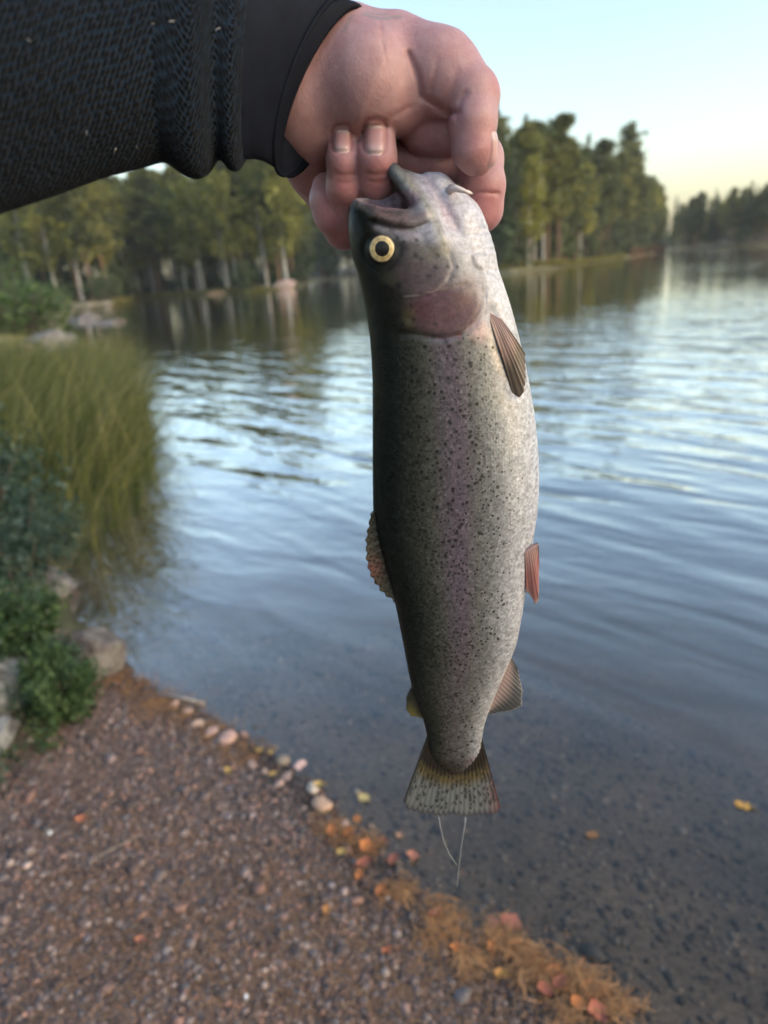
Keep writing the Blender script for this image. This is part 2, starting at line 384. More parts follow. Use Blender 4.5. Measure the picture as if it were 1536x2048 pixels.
scatter('L', [(-60, 622), (120, 615), (225, 607), (281, 597), (436, 588), (545, 580), (600, 577)], 165, 40, (.36, .13, .51), (15.5, 20.5), 1.6, 3)
scatter('U', [(-20, 619), (120, 614), (225, 606), (281, 597), (436, 587), (545, 579), (640, 570)], 80, 34, (0, 1, 0), (5.5, 8.5), 1.3, 12)
scatter('L', [(640, 561), (700, 554), (800, 548), (900, 547)], 55, 40, (.4, .35, .25), (19, 25), 2.2, 4)
scatter('F', [(1300, 507), (1330, 501), (1350, 500)], 16, 30, (.45, .35, .2), (12, 16), 1.7, 9)
scatter('L', [(585, 577), (620, 566), (660, 558)], 16, 30, (.4, .35, .25), (17, 22), 2, 10)
scatter('R', [(950, 549), (1020, 547), (1130, 534), (1250, 516), (1312, 506)], 105, 32, (.5, .38, .12), (12, 16.5), 1.5, 5)
scatter('F', [(1345, 500.5), (1400, 499.5), (1536, 490), (1640, 482)], 70, 30, (.45, .35, .2), (8.5, 12), 1.7, 6)
# three trees whose tops stand out against the sky
for (px, py, k, h) in ((1052, 541, 'spruce', 17.2), (1095, 536, 'spruce', 16.2), (1255, 514, 'pine', 22.5)):
    p = G(px, py)[:2]; p = p * (1 + 5 / np.linalg.norm(p))
    plant(k, p[0], p[1], h, {'spruce': 'tallest spiky spruce on the grassy point, its top standing clear', 'pine': 'tall thin crowned pine towering at the end of the grassy point'}[k], 'landmark spruces on the point' if k == 'spruce' else None, rs)

# ------------------------------------------------------------------ shrubs
def make_shrub(name, loc, label, group=None, hgt=.6, spread=.4, nl=700, ls=.018, m=None, lean=(0, 0), seed=0, dense=.5, cat='shrub'):
    rs = np.random.RandomState(seed); e = empty(name, loc, label, cat, group)
    ns = max(6, int(14 * spread / .4)); Vs, Fs, off, C, T, S = [], [], 0, [], [], []
    for i in range(ns):
        a = rs.uniform(0, 2 * np.pi); r_ = spread * math.sqrt(rs.uniform(0, 1)); h = hgt * rs.uniform(.6, 1.05) * (1 - .4 * (r_ / spread) ** 2)
        b0 = np.array([math.cos(a) * r_ * .35, math.sin(a) * r_ * .35, -.03]); tp_ = np.array([math.cos(a) * r_ + lean[0] * h, math.sin(a) * r_ + lean[1] * h, h])
        t = np.linspace(0, 1, 6)[:, None]; pts = b0 + (tp_ - b0) * t + np.array([0, 0, .12 * h]) * np.sin(t * np.pi) + rs.randn(6, 3) * .012 * hgt
        v_2, f_2, _ = tube(pts, np.linspace(.006, .0018, 6) * (hgt / .6), 5); Vs.append(v_2); Fs.append(f_2 + off); off += len(v_2)
        m_ = nl // ns; f = rs.uniform(.15, 1.05, m_)[:, None]
        C.append(b0 + (tp_ - b0) * f + np.array([0, 0, .12 * h]) * np.sin(f * np.pi) + rs.randn(m_, 3) * spread * .16)
        T.append(np.clip(rs.uniform(.25, .75) + rs.randn(m_) * .2, 0, 1)); S.append(rs.uniform(.7, 1.3, m_) * ls)
    obj('stem', mesh_np('stem', np.concatenate(Vs), np.concatenate(Fs)), bark_spruce, e)
    C = np.concatenate(C); C[:, 2] = np.maximum(C[:, 2], .01)
    V, Fq = leaf_quads(C, np.concatenate(S), rs, .3, .45)
    obj('foliage', mesh_np('foliage', V, Fq, smooth=False, attrs={'tint': np.repeat(np.concatenate(T), 4)}), m, e)
    return e
def gz(p): return float(height([(p[0], p[1])])[0])
def on_ground(px, py):
    d = ray(px, py); d = d / np.linalg.norm(d); t = np.geomspace(.6, 400, 500)
    q = CAM + d * t[:, None]; below = q[:, 2] < height(q[:, :2]); i = max(1, int(np.argmax(below))) if below.any() else len(t) - 1
    a, b = t[i - 1], t[i]
    for _ in range(12):
        m = (a + b) / 2; q = CAM + d * m
        if q[2] < gz(q): b = m
        else: a = m
    return CAM + d * b
def shrub_at(px, py, **k):
    p = on_ground(px, py); return make_shrub('shrub', (p[0], p[1], p[2] - .01), **k)
shrub_at(35, 1190, label='bushy dark green shrub growing between the tall grass and the boulders', hgt=.72, spread=.42, nl=4200, ls=.022, m=leaf_bush2, seed=1)
shrub_at(-60, 1130, label='tall blue green shrub behind the bushy one, at the edge of the tall grass', hgt=.85, spread=.5, nl=4200, ls=.024, m=leaf_bush2, seed=2)
shrub_at(95, 1120, label='drooping green shrub hanging over the sloping boulder towards the water', hgt=.5, spread=.26, nl=2400, ls=.02, m=leaf_bush2, seed=7)
shrub_at(20, 1300, label='bright green shrub crowding the top of the pale lichened boulder', hgt=.34, spread=.28, nl=2600, ls=.018, m=leaf_bush, seed=3)
shrub_at(130, 1440, label='small feathery green shrub on the gravel in front of the rounded boulder', hgt=.30, spread=.17, nl=2800, ls=.015, m=leaf_bush, seed=4)
shrub_at(55, 1262, label='leafy green shrub filling the gap between the two boulders', hgt=.26, spread=.2, nl=1500, ls=.017, m=leaf_bush, seed=8)
shrub_at(95, 1345, label='low green shrub spilling over the side of the rounded boulder', hgt=.2, spread=.16, nl=1200, ls=.014, m=leaf_bush2, seed=9)
shrub_at(45, 1440, label='grey green sprig covering the front of the pale lichened boulder', hgt=.17, spread=.14, nl=700, ls=.012, m=leaf_bush2, seed=10)
shrub_at(-20, 1330, label='dense dark green shrub at the back of the pale lichened boulder', hgt=.38, spread=.25, nl=2000, ls=.018, m=leaf_bush2, seed=11)
shrub_at(60, 1500, label='sparse low green sprig at the edge of the reddish gravel', hgt=.12, spread=.16, nl=420, ls=.012, m=leaf_bush, seed=5)
shrub_at(-30, 1560, label='sparse dark sprig under the pale lichened boulder', hgt=.12, spread=.2, nl=420, ls=.012, m=leaf_bush2, seed=6)
for i, (px, py, h, s_, lab) in enumerate(((60, 672, 2.0, 1.7, 'rounded dark bush behind the shoreline boulders'), (-20, 655, 3.2, 2.2, 'big leafy bush standing left of the jetty, under the trees'),
        (490, 583, 4.6, 2.2, 'lone bright green bush at the waterline across the bay, beside the pink boulder'), (100, 625, 2.2, 1.8, 'leafy bush beside the landward end of the jetty'))):
    p = on_ground(px, py); make_shrub('bush', (p[0], p[1], p[2] - .05), label=lab, hgt=h, spread=s_, nl=900, ls=.16 if h < 4 else .24, m=leaf_bush, seed=20 + i, cat='bush')
for i, (px, dy_) in enumerate(((140, 10), (165, 6), (190, 13), (215, 8))):
    p = G(px, 609)[:2]; p = p * (1 + dy_ / np.linalg.norm(p))
    make_shrub('bush', (p[0], p[1], gz(p) - .1), label='thick tall bush filling the gap between the trunks behind the jetty', group='bushes behind the jetty', hgt=4.2, spread=2.6, nl=700, ls=.3, m=leaf_bush, seed=140 + i, cat='bush')
r_ = np.random.RandomState(77)
for i in range(84):
    t = r_.uniform(0, 1); pts_ = [(90, 618), (350, 593), (600, 575)] if i < 50 else [(990, 545), (1130, 532), (1300, 507)]
    q = np.array([np.interp(t, (0, .5, 1), [a[0] for a in pts_]), np.interp(t, (0, .5, 1), [a[1] for a in pts_])]); p = G(*q)[:2]; p = p * (1 + r_.uniform(3, 24) / np.linalg.norm(p))
    if lake_dist([p])[0] < .8: continue
    make_shrub('bush', (p[0], p[1], gz(p) - .1), label='low undergrowth bush under the birches across the bay' if i < 50 else 'low undergrowth bush under the pines of the grassy point', group='bushes across the bay' if i < 50 else 'bushes on the grassy point',
               hgt=r_.uniform(1.2, 3.0), spread=r_.uniform(1.2, 2.2), nl=480, ls=.24, m=leaf_bush, seed=40 + i, cat='bush')

# ------------------------------------------------------------------ grass and reeds
def blades(name, bases, lens, lean, width, mtl, label, seed, cat=None, droop=.5):
    rs = np.random.RandomState(seed); n = len(bases); k = 6
    t = np.linspace(0, 1, k)[None, :, None]
    lean = np.asarray(lean) + rs.randn(n, 2) * .26; L = lens[:, None, None]
    side = np.stack([-lean[:, 1], lean[:, 0] * 0 + 1, np.zeros(n)], 1) + rs.randn(n, 3) * .5; side[:, 2] = 0; side /= np.linalg.norm(side, axis=1)[:, None]
    xy = lean[:, None, :] * (t ** 1.8) * L
    z = (t - droop * .45 * np.linalg.norm(lean, axis=1)[:, None, None] * t ** 2.5) * L
    pts = bases[:, None, :] + np.concatenate([xy, z], 2)
    wd = width * (1 - t ** 2.2 * .9)
    A = pts + side[:, None, :] * wd; B = pts - side[:, None, :] * wd
    V = np.stack([A, B], 2).reshape(n, -1, 3)
    f = np.array([[2 * i, 2 * i + 1, 2 * i + 3, 2 * i + 2] for i in range(k - 1)])
    Fq = (f[None] + (np.arange(n) * 2 * k)[:, None, None]).reshape(-1, 4)
    ti = np.clip(rs.beta(1.3, 1.3, n)[:, None] + (np.linspace(-.45, .2, k))[None], 0, 1)  # tint darkens towards the base: older stems, plus shade put into the colour
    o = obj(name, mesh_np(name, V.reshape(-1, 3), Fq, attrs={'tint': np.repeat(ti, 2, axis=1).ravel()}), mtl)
    return tag(o, label, cat, kind='stuff')
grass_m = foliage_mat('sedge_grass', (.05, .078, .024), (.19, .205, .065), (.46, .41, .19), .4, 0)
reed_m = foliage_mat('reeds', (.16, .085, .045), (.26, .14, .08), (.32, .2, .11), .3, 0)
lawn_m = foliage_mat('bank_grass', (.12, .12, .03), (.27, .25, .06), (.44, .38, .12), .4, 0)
r_ = np.random.RandomState(5)
cand = np.c_[r_.uniform(-6.5, -1.7, 40000), r_.uniform(3.7, 13, 40000)]
dd = lake_dist(cand); keep = (dd > -.15) & (dd < 1.9) & (cand[:, 1] > 4.2)
cand = cand[keep]; cand = cand[r_.permutation(len(cand))[:6500]]
zb = np.maximum(height(cand), -.1)
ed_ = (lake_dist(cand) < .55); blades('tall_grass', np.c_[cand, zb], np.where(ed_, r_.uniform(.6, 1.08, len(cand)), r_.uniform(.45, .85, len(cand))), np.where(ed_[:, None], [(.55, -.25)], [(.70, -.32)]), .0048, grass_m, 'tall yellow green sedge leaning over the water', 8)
# bank grass and a rusty reed bed along the far waterlines
def bank_grass(name, pts, n, h, width, m, label, seed, off=(0, 3)):
    r_ = np.random.RandomState(seed); W = np.array([G(*q)[:2] for q in pts]); u = r_.uniform(0, len(W) - 1, n); i = np.minimum(u.astype(int), len(W) - 2); f = (u - i)[:, None]
    p = W[i] * (1 - f) + W[i + 1] * f; p = p * (1 + r_.uniform(off[0], off[1], n)[:, None] / np.linalg.norm(p, axis=1)[:, None])
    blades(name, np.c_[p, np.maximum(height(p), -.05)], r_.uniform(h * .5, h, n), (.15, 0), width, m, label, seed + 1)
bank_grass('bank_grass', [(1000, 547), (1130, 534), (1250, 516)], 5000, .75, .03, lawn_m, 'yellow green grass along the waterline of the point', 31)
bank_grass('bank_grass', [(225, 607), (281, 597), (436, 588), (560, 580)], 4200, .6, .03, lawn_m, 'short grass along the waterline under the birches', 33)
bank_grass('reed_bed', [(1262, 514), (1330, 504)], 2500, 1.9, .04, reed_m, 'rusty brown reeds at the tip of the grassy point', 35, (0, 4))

# ------------------------------------------------------------------ rocks
def ico(sub):
    t = (1 + 5 ** .5) / 2
    V = [(-1, t, 0), (1, t, 0), (-1, -t, 0), (1, -t, 0), (0, -1, t), (0, 1, t), (0, -1, -t), (0, 1, -t), (t, 0, -1), (t, 0, 1), (-t, 0, -1), (-t, 0, 1)]
    Fc = [(0, 11, 5), (0, 5, 1), (0, 1, 7), (0, 7, 10), (0, 10, 11), (1, 5, 9), (5, 11, 4), (11, 10, 2), (10, 7, 6), (7, 1, 8), (3, 9, 4), (3, 4, 2), (3, 2, 6), (3, 6, 8), (3, 8, 9), (4, 9, 5), (2, 4, 11), (6, 2, 10), (8, 6, 7), (9, 8, 1)]
    V = [np.array(v, float) / np.linalg.norm(v) for v in V]
    for _ in range(sub):
        mid = {}; nf_ = []
        def mp_(a, b):
            k = (min(a, b), max(a, b))
            if k not in mid: m_ = V[a] + V[b]; V.append(m_ / np.linalg.norm(m_)); mid[k] = len(V) - 1
            return mid[k]
        for a, b, c in Fc:
            x, y, z = mp_(a, b), mp_(b, c), mp_(c, a); nf_ += [(a, x, z), (b, y, x), (c, z, y), (x, y, z)]
        Fc = nf_
    return np.array(V), np.array(Fc)
IV3, IF3 = ico(4); IV1, IF1 = ico(1); IV0, IF0 = ico(0)
def rock_mesh(dim, seed, cuts=7):
    rs = np.random.RandomState(seed); V = IV3.copy()
    for _ in range(cuts):
        nrm = rs.randn(3); nrm /= np.linalg.norm(nrm); h = rs.uniform(.55, .85); d = V @ nrm - h
        V = V - np.where(d > 0, d, 0)[:, None] * nrm * .92
    V = V * (1 + .10 * vnoise(V, 1.6, seed) + .05 * vnoise(V, 4.5, seed + 5) + .02 * vnoise(V, 12, seed))[:, None]
    return V * np.array(dim)
def rock_mat(name, col, lichen, amt):
    m, t, n, l, b = mat(name); v = coords(n)
    f = noise_n(n, l, v, 9, 6, .7); g = noise_n(n, l, v, 5.5, 5, .65, .4)
    c = ramp(n, l, f, [(.25, tuple(x * .55 for x in col)), (.5, col), (.75, tuple(min(1, x * 1.45) for x in col))])
    k = ramp(n, l, g, [(.62 - amt * .3, (0, 0, 0)), (.70 - amt * .3, (1, 1, 1))])
    l.new(mixc(n, l, k, c, lichen), b.inputs['Base Color']); b.inputs['Roughness'].default_value = .85
    l.new(bump_n(n, l, noise_n(n, l, v, 26, 8, .75), .9, .03), b.inputs['Normal']); return m
rk_grey = rock_mat('grey_granite', (.15, .135, .135), (.24, .23, .215), .4)
rk_brown = rock_mat('brown_granite', (.13, .108, .10), (.22, .20, .175), .5)
rk_lich = rock_mat('lichened_granite', (.12, .115, .11), (.32, .31, .29), .75)
rk_pink = rock_mat('pink_granite', (.42, .28, .22), (.45, .40, .36), .3)
def boulder(px, py, dim, label, m, seed, rz=0, sink=.35, group=None):
    p = on_ground(px, py)
    o = obj('boulder', mesh_np('boulder', rock_mesh(dim, seed), IF3), m)
    o.location = (p[0], p[1], p[2] + dim[2] * (1 - 2 * sink)); o.rotation_euler = (.1, -.15, rz)
    return tag(o, label, 'boulder', group)
boulder(105, 1180, (.15, .13, .105), 'sloping grey boulder poking out beneath the bushy dark green shrub', rk_grey, 4, .5)
boulder(190, 1335, (.155, .14, .135), 'rounded brownish boulder at the water edge behind the feathery shrub', rk_brown, 9, .2, .3)
boulder(5, 1385, (.17, .13, .12), 'pale lichen covered boulder beside the feathery shrub', rk_lich, 12, 1.1)
boulder(-10, 1490, (.10, .09, .07), 'smaller dark lichen spotted rock below the pale boulder', rk_lich, 17, .4)
boulder(95, 695, (.75, .6, .5), 'largest dark boulder at the waterline beyond the tall grass', rk_grey, 21)
boulder(132, 690, (.42, .4, .33), 'small pale boulder beside the largest dark one beyond the tall grass', rk_grey, 22)
boulder(40, 716, (.5, .5, .3), 'low pinkish stone half hidden behind the tall grass', rk_pink, 23)
boulder(205, 659, (1.5, .8, .32), 'long flat boulder lying in the water in front of the jetty', rk_brown, 24, .1)
boulder(165, 647, (1.2, .9, .35), 'flat boulder against the bank beside the jetty', rk_brown, 26, .3)
boulder(570, 578, (1.7, 1.2, .85), 'pink boulder on the waterline across the bay', rk_pink, 25)
boulder(430, 590, (2.3, 1.0, .35), 'low orange brown rock shelf on the waterline under the birches', rock_mat('rust_rock', (.30, .18, .09), (.26, .22, .12), .3), 27)
# jetty
pj = G(182, 617); jy = empty('jetty', (pj[0], pj[1], 0), 'pale weathered plank jetty reaching into the bay below the trees', 'jetty', rz=.12)
wood = simple('weathered_wood', (.38, .33, .27), .8, .3, 5, .4, .01)
jl = float(mpp(pj) * 84)
npl = 20
def box_np(c, s):
    V = np.array([(x, y, z) for z in (-1, 1) for x, y in ((-1, -1), (1, -1), (1, 1), (-1, 1))]) * np.array(s) / 2 + np.array(c)
    return V, np.array([(4, 5, 6, 7), (3, 2, 1, 0), (0, 1, 5, 4), (1, 2, 6, 5), (2, 3, 7, 6), (3, 0, 4, 7)])
plm = mesh_np('plank', *box_np((0, 0, 0), (jl / npl - .02, 1.3, .06)), smooth=False)
for i in range(npl):
    o = obj('plank', plm, wood, jy); o.location = (-jl / 2 + (i + .5) * jl / npl, 0, .42 + .004 * math.sin(i * 5)); o.rotation_euler = (0, 0, .01 * math.sin(i * 3))
for y in (-.5, .5):
    obj('beam', mesh_np('beam', *box_np((0, y, .33), (jl, .12, .116)), smooth=False), wood, jy)
    for x in (-jl * .4, 0, jl * .4):
        V, Fq, cp = tube([(x, y * 1.3, -1.2), (x, y * 1.3, .2), (x, y * 1.3, .62)], [.07, .07, .065], 8); obj('post', mesh_np('post', V, [Fq, cp]), wood, jy)

# ------------------------------------------------------------------ gravel, leaves, needles
r_ = np.random.RandomState(11)
def pebble_field(n, region, size, cols, name, label, keepf, seed, base=IV0, fac=IF0, zoff=0):
    r_ = np.random.RandomState(seed); p = np.c_[r_.uniform(region[0], region[1], n), r_.uniform(region[2], region[3], n)]
    d = lake_dist(p); k = keepf(p, d, r_); p = p[k]; d = d[k]; n = len(p)
    s = size[0] * np.exp(r_.randn(n) * size[1]); z = height(p) + s * .25 + zoff
    sc_ = s[:, None] * np.c_[r_.uniform(.8, 1.35, n), r_.uniform(.8, 1.35, n), r_.uniform(.5, .85, n)]
    a = r_.uniform(0, 6.28, n); V = base[None] * sc_[:, None, :] * (1 + .16 * r_.randn(n, len(base), 1))
    ca, sa = np.cos(a)[:, None], np.sin(a)[:, None]
    V = np.stack([V[..., 0] * ca - V[..., 1] * sa, V[..., 0] * sa + V[..., 1] * ca, V[..., 2]], -1) + np.c_[p, z][:, None, :]
    Fq = (fac[None] + (np.arange(n) * len(base))[:, None, None]).reshape(-1, 3)
    ci = r_.randint(len(cols), size=n); C = np.array(cols)[ci] * np.exp(r_.randn(n, 1) * .28)
    wetf = (.42 + .58 * sstep(-.01, .16, d))[:, None]; C = np.clip(C * wetf, .01, .8)
    o = obj(name, mesh_np(name, V.reshape(-1, 3), Fq, attrs={'col': np.repeat(C, len(base), 0)}), pebm)
    return tag(o, label, kind='stuff')
pebm = attr_mat('pebble_stone', 'col', .62, .45, 160, .25, .35, 300, .001)
PC = [tuple(c * k for c, k in zip(q, (.70, .62, .59))) for q in [(.19, .135, .115), (.22, .15, .125), (.15, .12, .11), (.25, .20, .18), (.11, .085, .075), (.28, .17, .13), (.17, .16, .165), (.33, .28, .25), (.14, .10, .085)]]
pebble_field(75000, (-2.0, .9, .75, 3.0), (.0046, .38), PC, 'gravel', 'reddish brown gravel of the shore',
             lambda p, d, r: (d > -.02) & (d < 3) & (r.uniform(0, 1, len(d)) < np.where(p[:, 0] < -1.35, .35, 1)), 1)
pebble_field(2600, (-2.0, .9, .75, 2.9), (.0082, .33), PC, 'gravel', 'coarser pebbles scattered over the shore gravel', lambda p, d, r: (d > -.03) & (d < 3), 2, IV1, IF1)
pebble_field(16000, (-1.6, 2.2, .75, 3.2), (.0062, .4), [(.22, .175, .135), (.15, .12, .095), (.27, .20, .15), (.10, .085, .07), (.34, .27, .21)], 'lake_bed_pebbles', 'dark pebbles on the shallow lake bed', lambda p, d, r: (d < .0) & (d > -1.3), 3)
litter_m = attr_mat('needle_litter', 'col', .7, .3)
def needles(name, label, centres, n, spread, cols, seed, L=(.02, .045), zup=.008):
    r_ = np.random.RandomState(seed); c = centres[r_.randint(len(centres), size=n)] + r_.randn(n, 2) * spread
    z = np.maximum(height(c), -.002) + r_.uniform(.002, zup, n); a = r_.uniform(0, 6.28, n); l_n = r_.uniform(*L, n)
    dv = np.c_[np.cos(a), np.sin(a), r_.randn(n) * .18] * l_n[:, None] / 2; sd_ = np.c_[-np.sin(a), np.cos(a), np.zeros(n)] * .0009; up = np.array([0, 0, .0012])
    o_ = np.c_[c, z]; bend = np.c_[-np.sin(a), np.cos(a), np.zeros(n)] * (r_.randn(n, 1) * .15 * l_n[:, None])
    V = np.stack([o_ - dv - sd_, o_ - dv + sd_, o_ + bend - sd_ + up, o_ + bend + sd_ + up, o_ + dv - sd_, o_ + dv + sd_], 1).reshape(-1, 3)
    Fq = (np.array([[0, 1, 3, 2], [2, 3, 5, 4]])[None] + (np.arange(n) * 6)[:, None, None]).reshape(-1, 4)
    C = np.array(cols)[r_.randint(len(cols), size=n)] * np.exp(r_.randn(n, 1) * .25)
    tag(obj(name, mesh_np(name, V, Fq, smooth=False, attrs={'col': np.repeat(C, 6, 0)}), litter_m), label, kind='stuff')
NC = [(.36, .17, .065), (.30, .14, .06), (.42, .22, .09), (.22, .11, .05)]
def gxy(pts): return np.array([G(*q)[:2] for q in pts])
needles('pine_needles', 'thick orange pine needle drift along the waterline', gxy([(1230, 2010), (1190, 1980), (1150, 1960), (1080, 1930), (1040, 1905), (1000, 1880), (900, 1850), (880, 1830), (800, 1790), (740, 1690), (700, 1690), (660, 1660), (870, 1880), (940, 1930), (1060, 1960), (1130, 2030)]), 1300, .024, NC, 51, (.03, .075), zup=.016)
needles('pine_needles', 'thin brown pine needle scatter over the gravel', gxy([(x, y) for x in range(100, 1100, 80) for y in range(1500, 2090, 70) if y > 1380 + x * .55]), 5200, .09, [(.22, .115, .06), (.17, .09, .05), (.26, .15, .08)], 52)
needles('pine_needles', 'rusty needle drift on the gravel beside the rounded boulder', gxy([(230, 1360), (270, 1380), (320, 1405), (370, 1430), (300, 1420), (420, 1470), (480, 1510)]), 1500, .05, NC, 53, zup=.012)

leafm = attr_mat('fallen_leaf', 'col', .6, .35, 60, .25)
def leaf_mesh(L, Wd, curl, seed):
    rs = np.random.RandomState(seed); nu, nv = 9, 7; u = np.linspace(0, 1, nu); v = np.linspace(-1, 1, nv)
    wdt = Wd * np.sin(np.pi * np.clip(u * .96 + .03, 0, 1)) ** .75 * (1 + .2 * rs.randn(nu))
    X = (u[:, None] - .5) * L + 0 * v[None]; Y = wdt[:, None] * v[None] / 2
    Z = curl * L * (v[None] ** 2 * .35 + .5 * (u[:, None] - .5) ** 2 * 2) + .0012 * rs.randn(nu, nv) + .0004
    top = np.stack([X, Y, Z], -1).reshape(-1, 3); bot = top - [0, 0, .0006]
    Fq = grid_faces(nu, nv); m_ = len(top)
    return np.concatenate([top, bot]), np.concatenate([Fq, Fq[:, ::-1] + m_])
def fallen_leaf(px, py, L, col, label, group=None, floating=False, seed=0):
    L = L * 1.5; col = tuple(np.array(col) * (.72, .62, .60))
    V, Fq = leaf_mesh(L, L * .72, .34 if not floating else .06, seed); rs = np.random.RandomState(seed)
    e = tag(obj('fallen_leaf', None), label, 'leaf', group); p = G(px, py) if floating else on_ground(px, py)
    z = .001 if floating else p[2] + .013
    e.location = (p[0], p[1], z + .002); e.rotation_euler = (rs.randn() * .12 * (not floating), rs.randn() * .12 * (not floating), rs.uniform(0, 6.28))
    C = np.array(col) * (1 + .1 * rs.randn(len(V), 1)); obj('blade', mesh_np('blade', V, Fq, attrs={'col': np.clip(C, 0, 1)}), leafm, e)
    v_2, f_2, c2 = tube([(-L * .48, 0, .002), (-L * .68, .004, .003), (-L * .85, .010, .002)], [.0012, .001, .0008], 5)
    obj('stalk', mesh_np('stalk', v_2, [f_2, c2], attrs={'col': np.tile(np.array(col) * .6, (len(v_2), 1))}), leafm, e)
YEL = (.62, .47, .15); ORG = (.55, .23, .07); RED = (.46, .17, .10); TAN = (.52, .33, .20); PNK = (.50, .24, .16)
GO = 'orange leaves in the needle drift'; GR = 'reddish leaves in the needle drift'; GY = 'yellow leaves along the waterline'
LO = 'curled orange leaf lying in the needle drift along the waterline'; LR = 'dull reddish leaf lying in the needle drift along the waterline'; LY = 'pale yellow leaf among the waterline pebbles'
for i, (x, y, L, c, lab, g, fl) in enumerate([
    (458, 1549, .022, YEL, LY, GY, 0), (520, 1508, .02, YEL, LY, GY, 0), (543, 1512, .018, YEL, LY, GY, 0), (548, 1555, .018, YEL, LY, GY, 0),
    (685, 1713, .022, YEL, LY, GY, 0), (640, 1577, .026, YEL, LY, GY, 0),
    (728, 1597, .032, (.66, .58, .24), 'bright pale yellow leaf floating just off the gravel edge', None, 1), (1487, 1613, .034, (.68, .42, .10), 'lone orange yellow leaf floating on the open dark water', None, 1),
    (1185, 1671, .024, (.34, .19, .08), 'small dull brown leaf floating on the dark water', None, 1), (715, 1640, .022, ORG, 'small orange leaf floating off the waterline pebbles', None, 1),
    (800, 1672, .018, TAN, 'small tan leaf floating beside the needle drift', None, 1), (826, 1722, .030, PNK, 'pinkish leaf at the outer edge of the needle drift', None, 0),
    (735, 1702, .034, ORG, LO, GO, 0), (700, 1675, .030, ORG, LO, GO, 0), (665, 1672, .030, ORG, LO, GO, 0), (765, 1790, .028, ORG, LO, GO, 0), (720, 1760, .024, ORG, LO, GO, 0),
    (1110, 1955, .030, ORG, LO, GO, 0), (1075, 1930, .028, ORG, LO, GO, 0), (1185, 1990, .036, ORG, LO, GO, 0), (1040, 1900, .030, ORG, LO, GO, 0), (1160, 2020, .030, ORG, LO, GO, 0), (985, 1905, .022, ORG, LO, GO, 0), (915, 1905, .022, ORG, LO, GO, 0),
    (730, 1734, .030, RED, LR, GR, 0), (788, 1729, .028, RED, LR, GR, 0), (765, 1690, .020, RED, LR, GR, 0), (1195, 2035, .036, RED, LR, GR, 0), (1120, 1975, .026, RED, LR, GR, 0), (870, 1835, .022, RED, LR, GR, 0), (1090, 1990, .026, RED, LR, GR, 0),
    (1022, 1846, .040, (.50, .20, .13), 'large reddish leaf floating in the shallows beside a smaller one', None, 1), (985, 1846, .024, (.46, .22, .15), 'smaller reddish leaf floating against the large one in the shallows', None, 1),
    (165, 1646, .024, (.58, .24, .12), 'single orange red leaf lying far out on the bare gravel', None, 0), (655, 1831, .020, (.58, .30, .10), 'small orange leaf lying alone on the gravel', None, 0),
    (1003, 1958, .022, (.62, .34, .09), 'narrow yellow orange leaf at the foot of the needle drift', None, 0), (285, 1890, .022, (.45, .20, .12), 'faded brown red leaf lying on the gravel', None, 0), (775, 1910, .018, (.55, .22, .10), 'tiny red leaf on the gravel below the white pebble', None, 0)]):
    fallen_leaf(x, y, L, c, lab, g, bool(fl), 300 + i)
def stone(px, py, dim, col, label, seed, group=None, name='stone'):
    p = on_ground(px, py); V = rock_mesh(dim, seed, 4); rs = np.random.RandomState(seed)
    o = obj(name, mesh_np(name, V, IF3, attrs={'col': np.tile(np.array(col), (len(V), 1))}), pebm); o.location = (p[0], p[1], max(p[2], -.01) + dim[2] * .55); o.rotation_euler = (0, 0, rs.uniform(0, 6))
    return tag(o, label, 'stone', group)
LS = 'flat pinkish stone in the row along the waterline'; GS = 'pinkish stones along the waterline'
for i, (x, y, s_, c) in enumerate([(425, 1467, .026, (.42, .26, .20)), (455, 1480, .034, (.40, .25, .20)), (395, 1450, .022, (.42, .28, .20)), (600, 1533, .022, (.44, .30, .27)), (575, 1555, .018, (.36, .24, .19)), (560, 1570, .016, (.40, .26, .20)),
        (645, 1612, .030, (.46, .29, .19)), (625, 1580, .022, (.52, .42, .32)), (375, 1425, .02, (.36, .23, .16)), (690, 1650, .014, (.40, .25, .18)), (488, 1470, .016, (.34, .2, .15)), (505, 1530, .018, (.33, .21, .16)), (530, 1545, .014, (.42, .27, .2)), (350, 1410, .018, (.40, .25, .18))]):
    stone(x, y, (s_ * 1.2, s_ * .95, s_ * .55), c, LS, 400 + i, GS)
stone(493, 1996, (.0095, .0055, .005), (.78, .77, .74), 'small bright white pebble on the gravel', 420, None, 'pebble')
stone(776, 1797, (.011, .006, .005), (.75, .66, .56), 'small cream pebble on the gravel beside the needle drift', 421, None, 'pebble')
stone(100, 1667, (.011, .009, .006), (.48, .48, .46), 'small pale grey pebble on the gravel near the orange red leaf', 422, None, 'pebble')
# sunken stick and a pale twig at the waterline
def stick(name, pts, r0, r1, label, m):
    V, Fq, cp = tube(pts, np.linspace(r0, r1, len(pts)), 8, .08, 3); return tag(obj(name, mesh_np(name, V, [Fq, cp]), m), label, 'stick')
dark_wood = simple('sodden_wood', (.035, .028, .022), .7, .3, 9, .3, .003)
sp = [G(*q, -.055) for q in ((540, 1405), (585, 1432), (640, 1475), (700, 1520), (770, 1562))]
stick('sunken_stick', sp, .012, .006, 'dark sodden stick lying under the shallow water', dark_wood)
sp = [on_ground(*q) + np.array([0, 0, .012]) for q in ((330, 1395), (370, 1402), (410, 1412))]
stick('twig', sp, .007, .004, 'pale broken twig lying at the waterline', wood)
sp = [on_ground(185, 1728) + [0, 0, .014], on_ground(230, 1705) + [0, 0, .016], on_ground(285, 1675) + [0, 0, .013]]
stick('twig', sp, .0012, .0008, 'thin straw like twig lying across the gravel', wood)

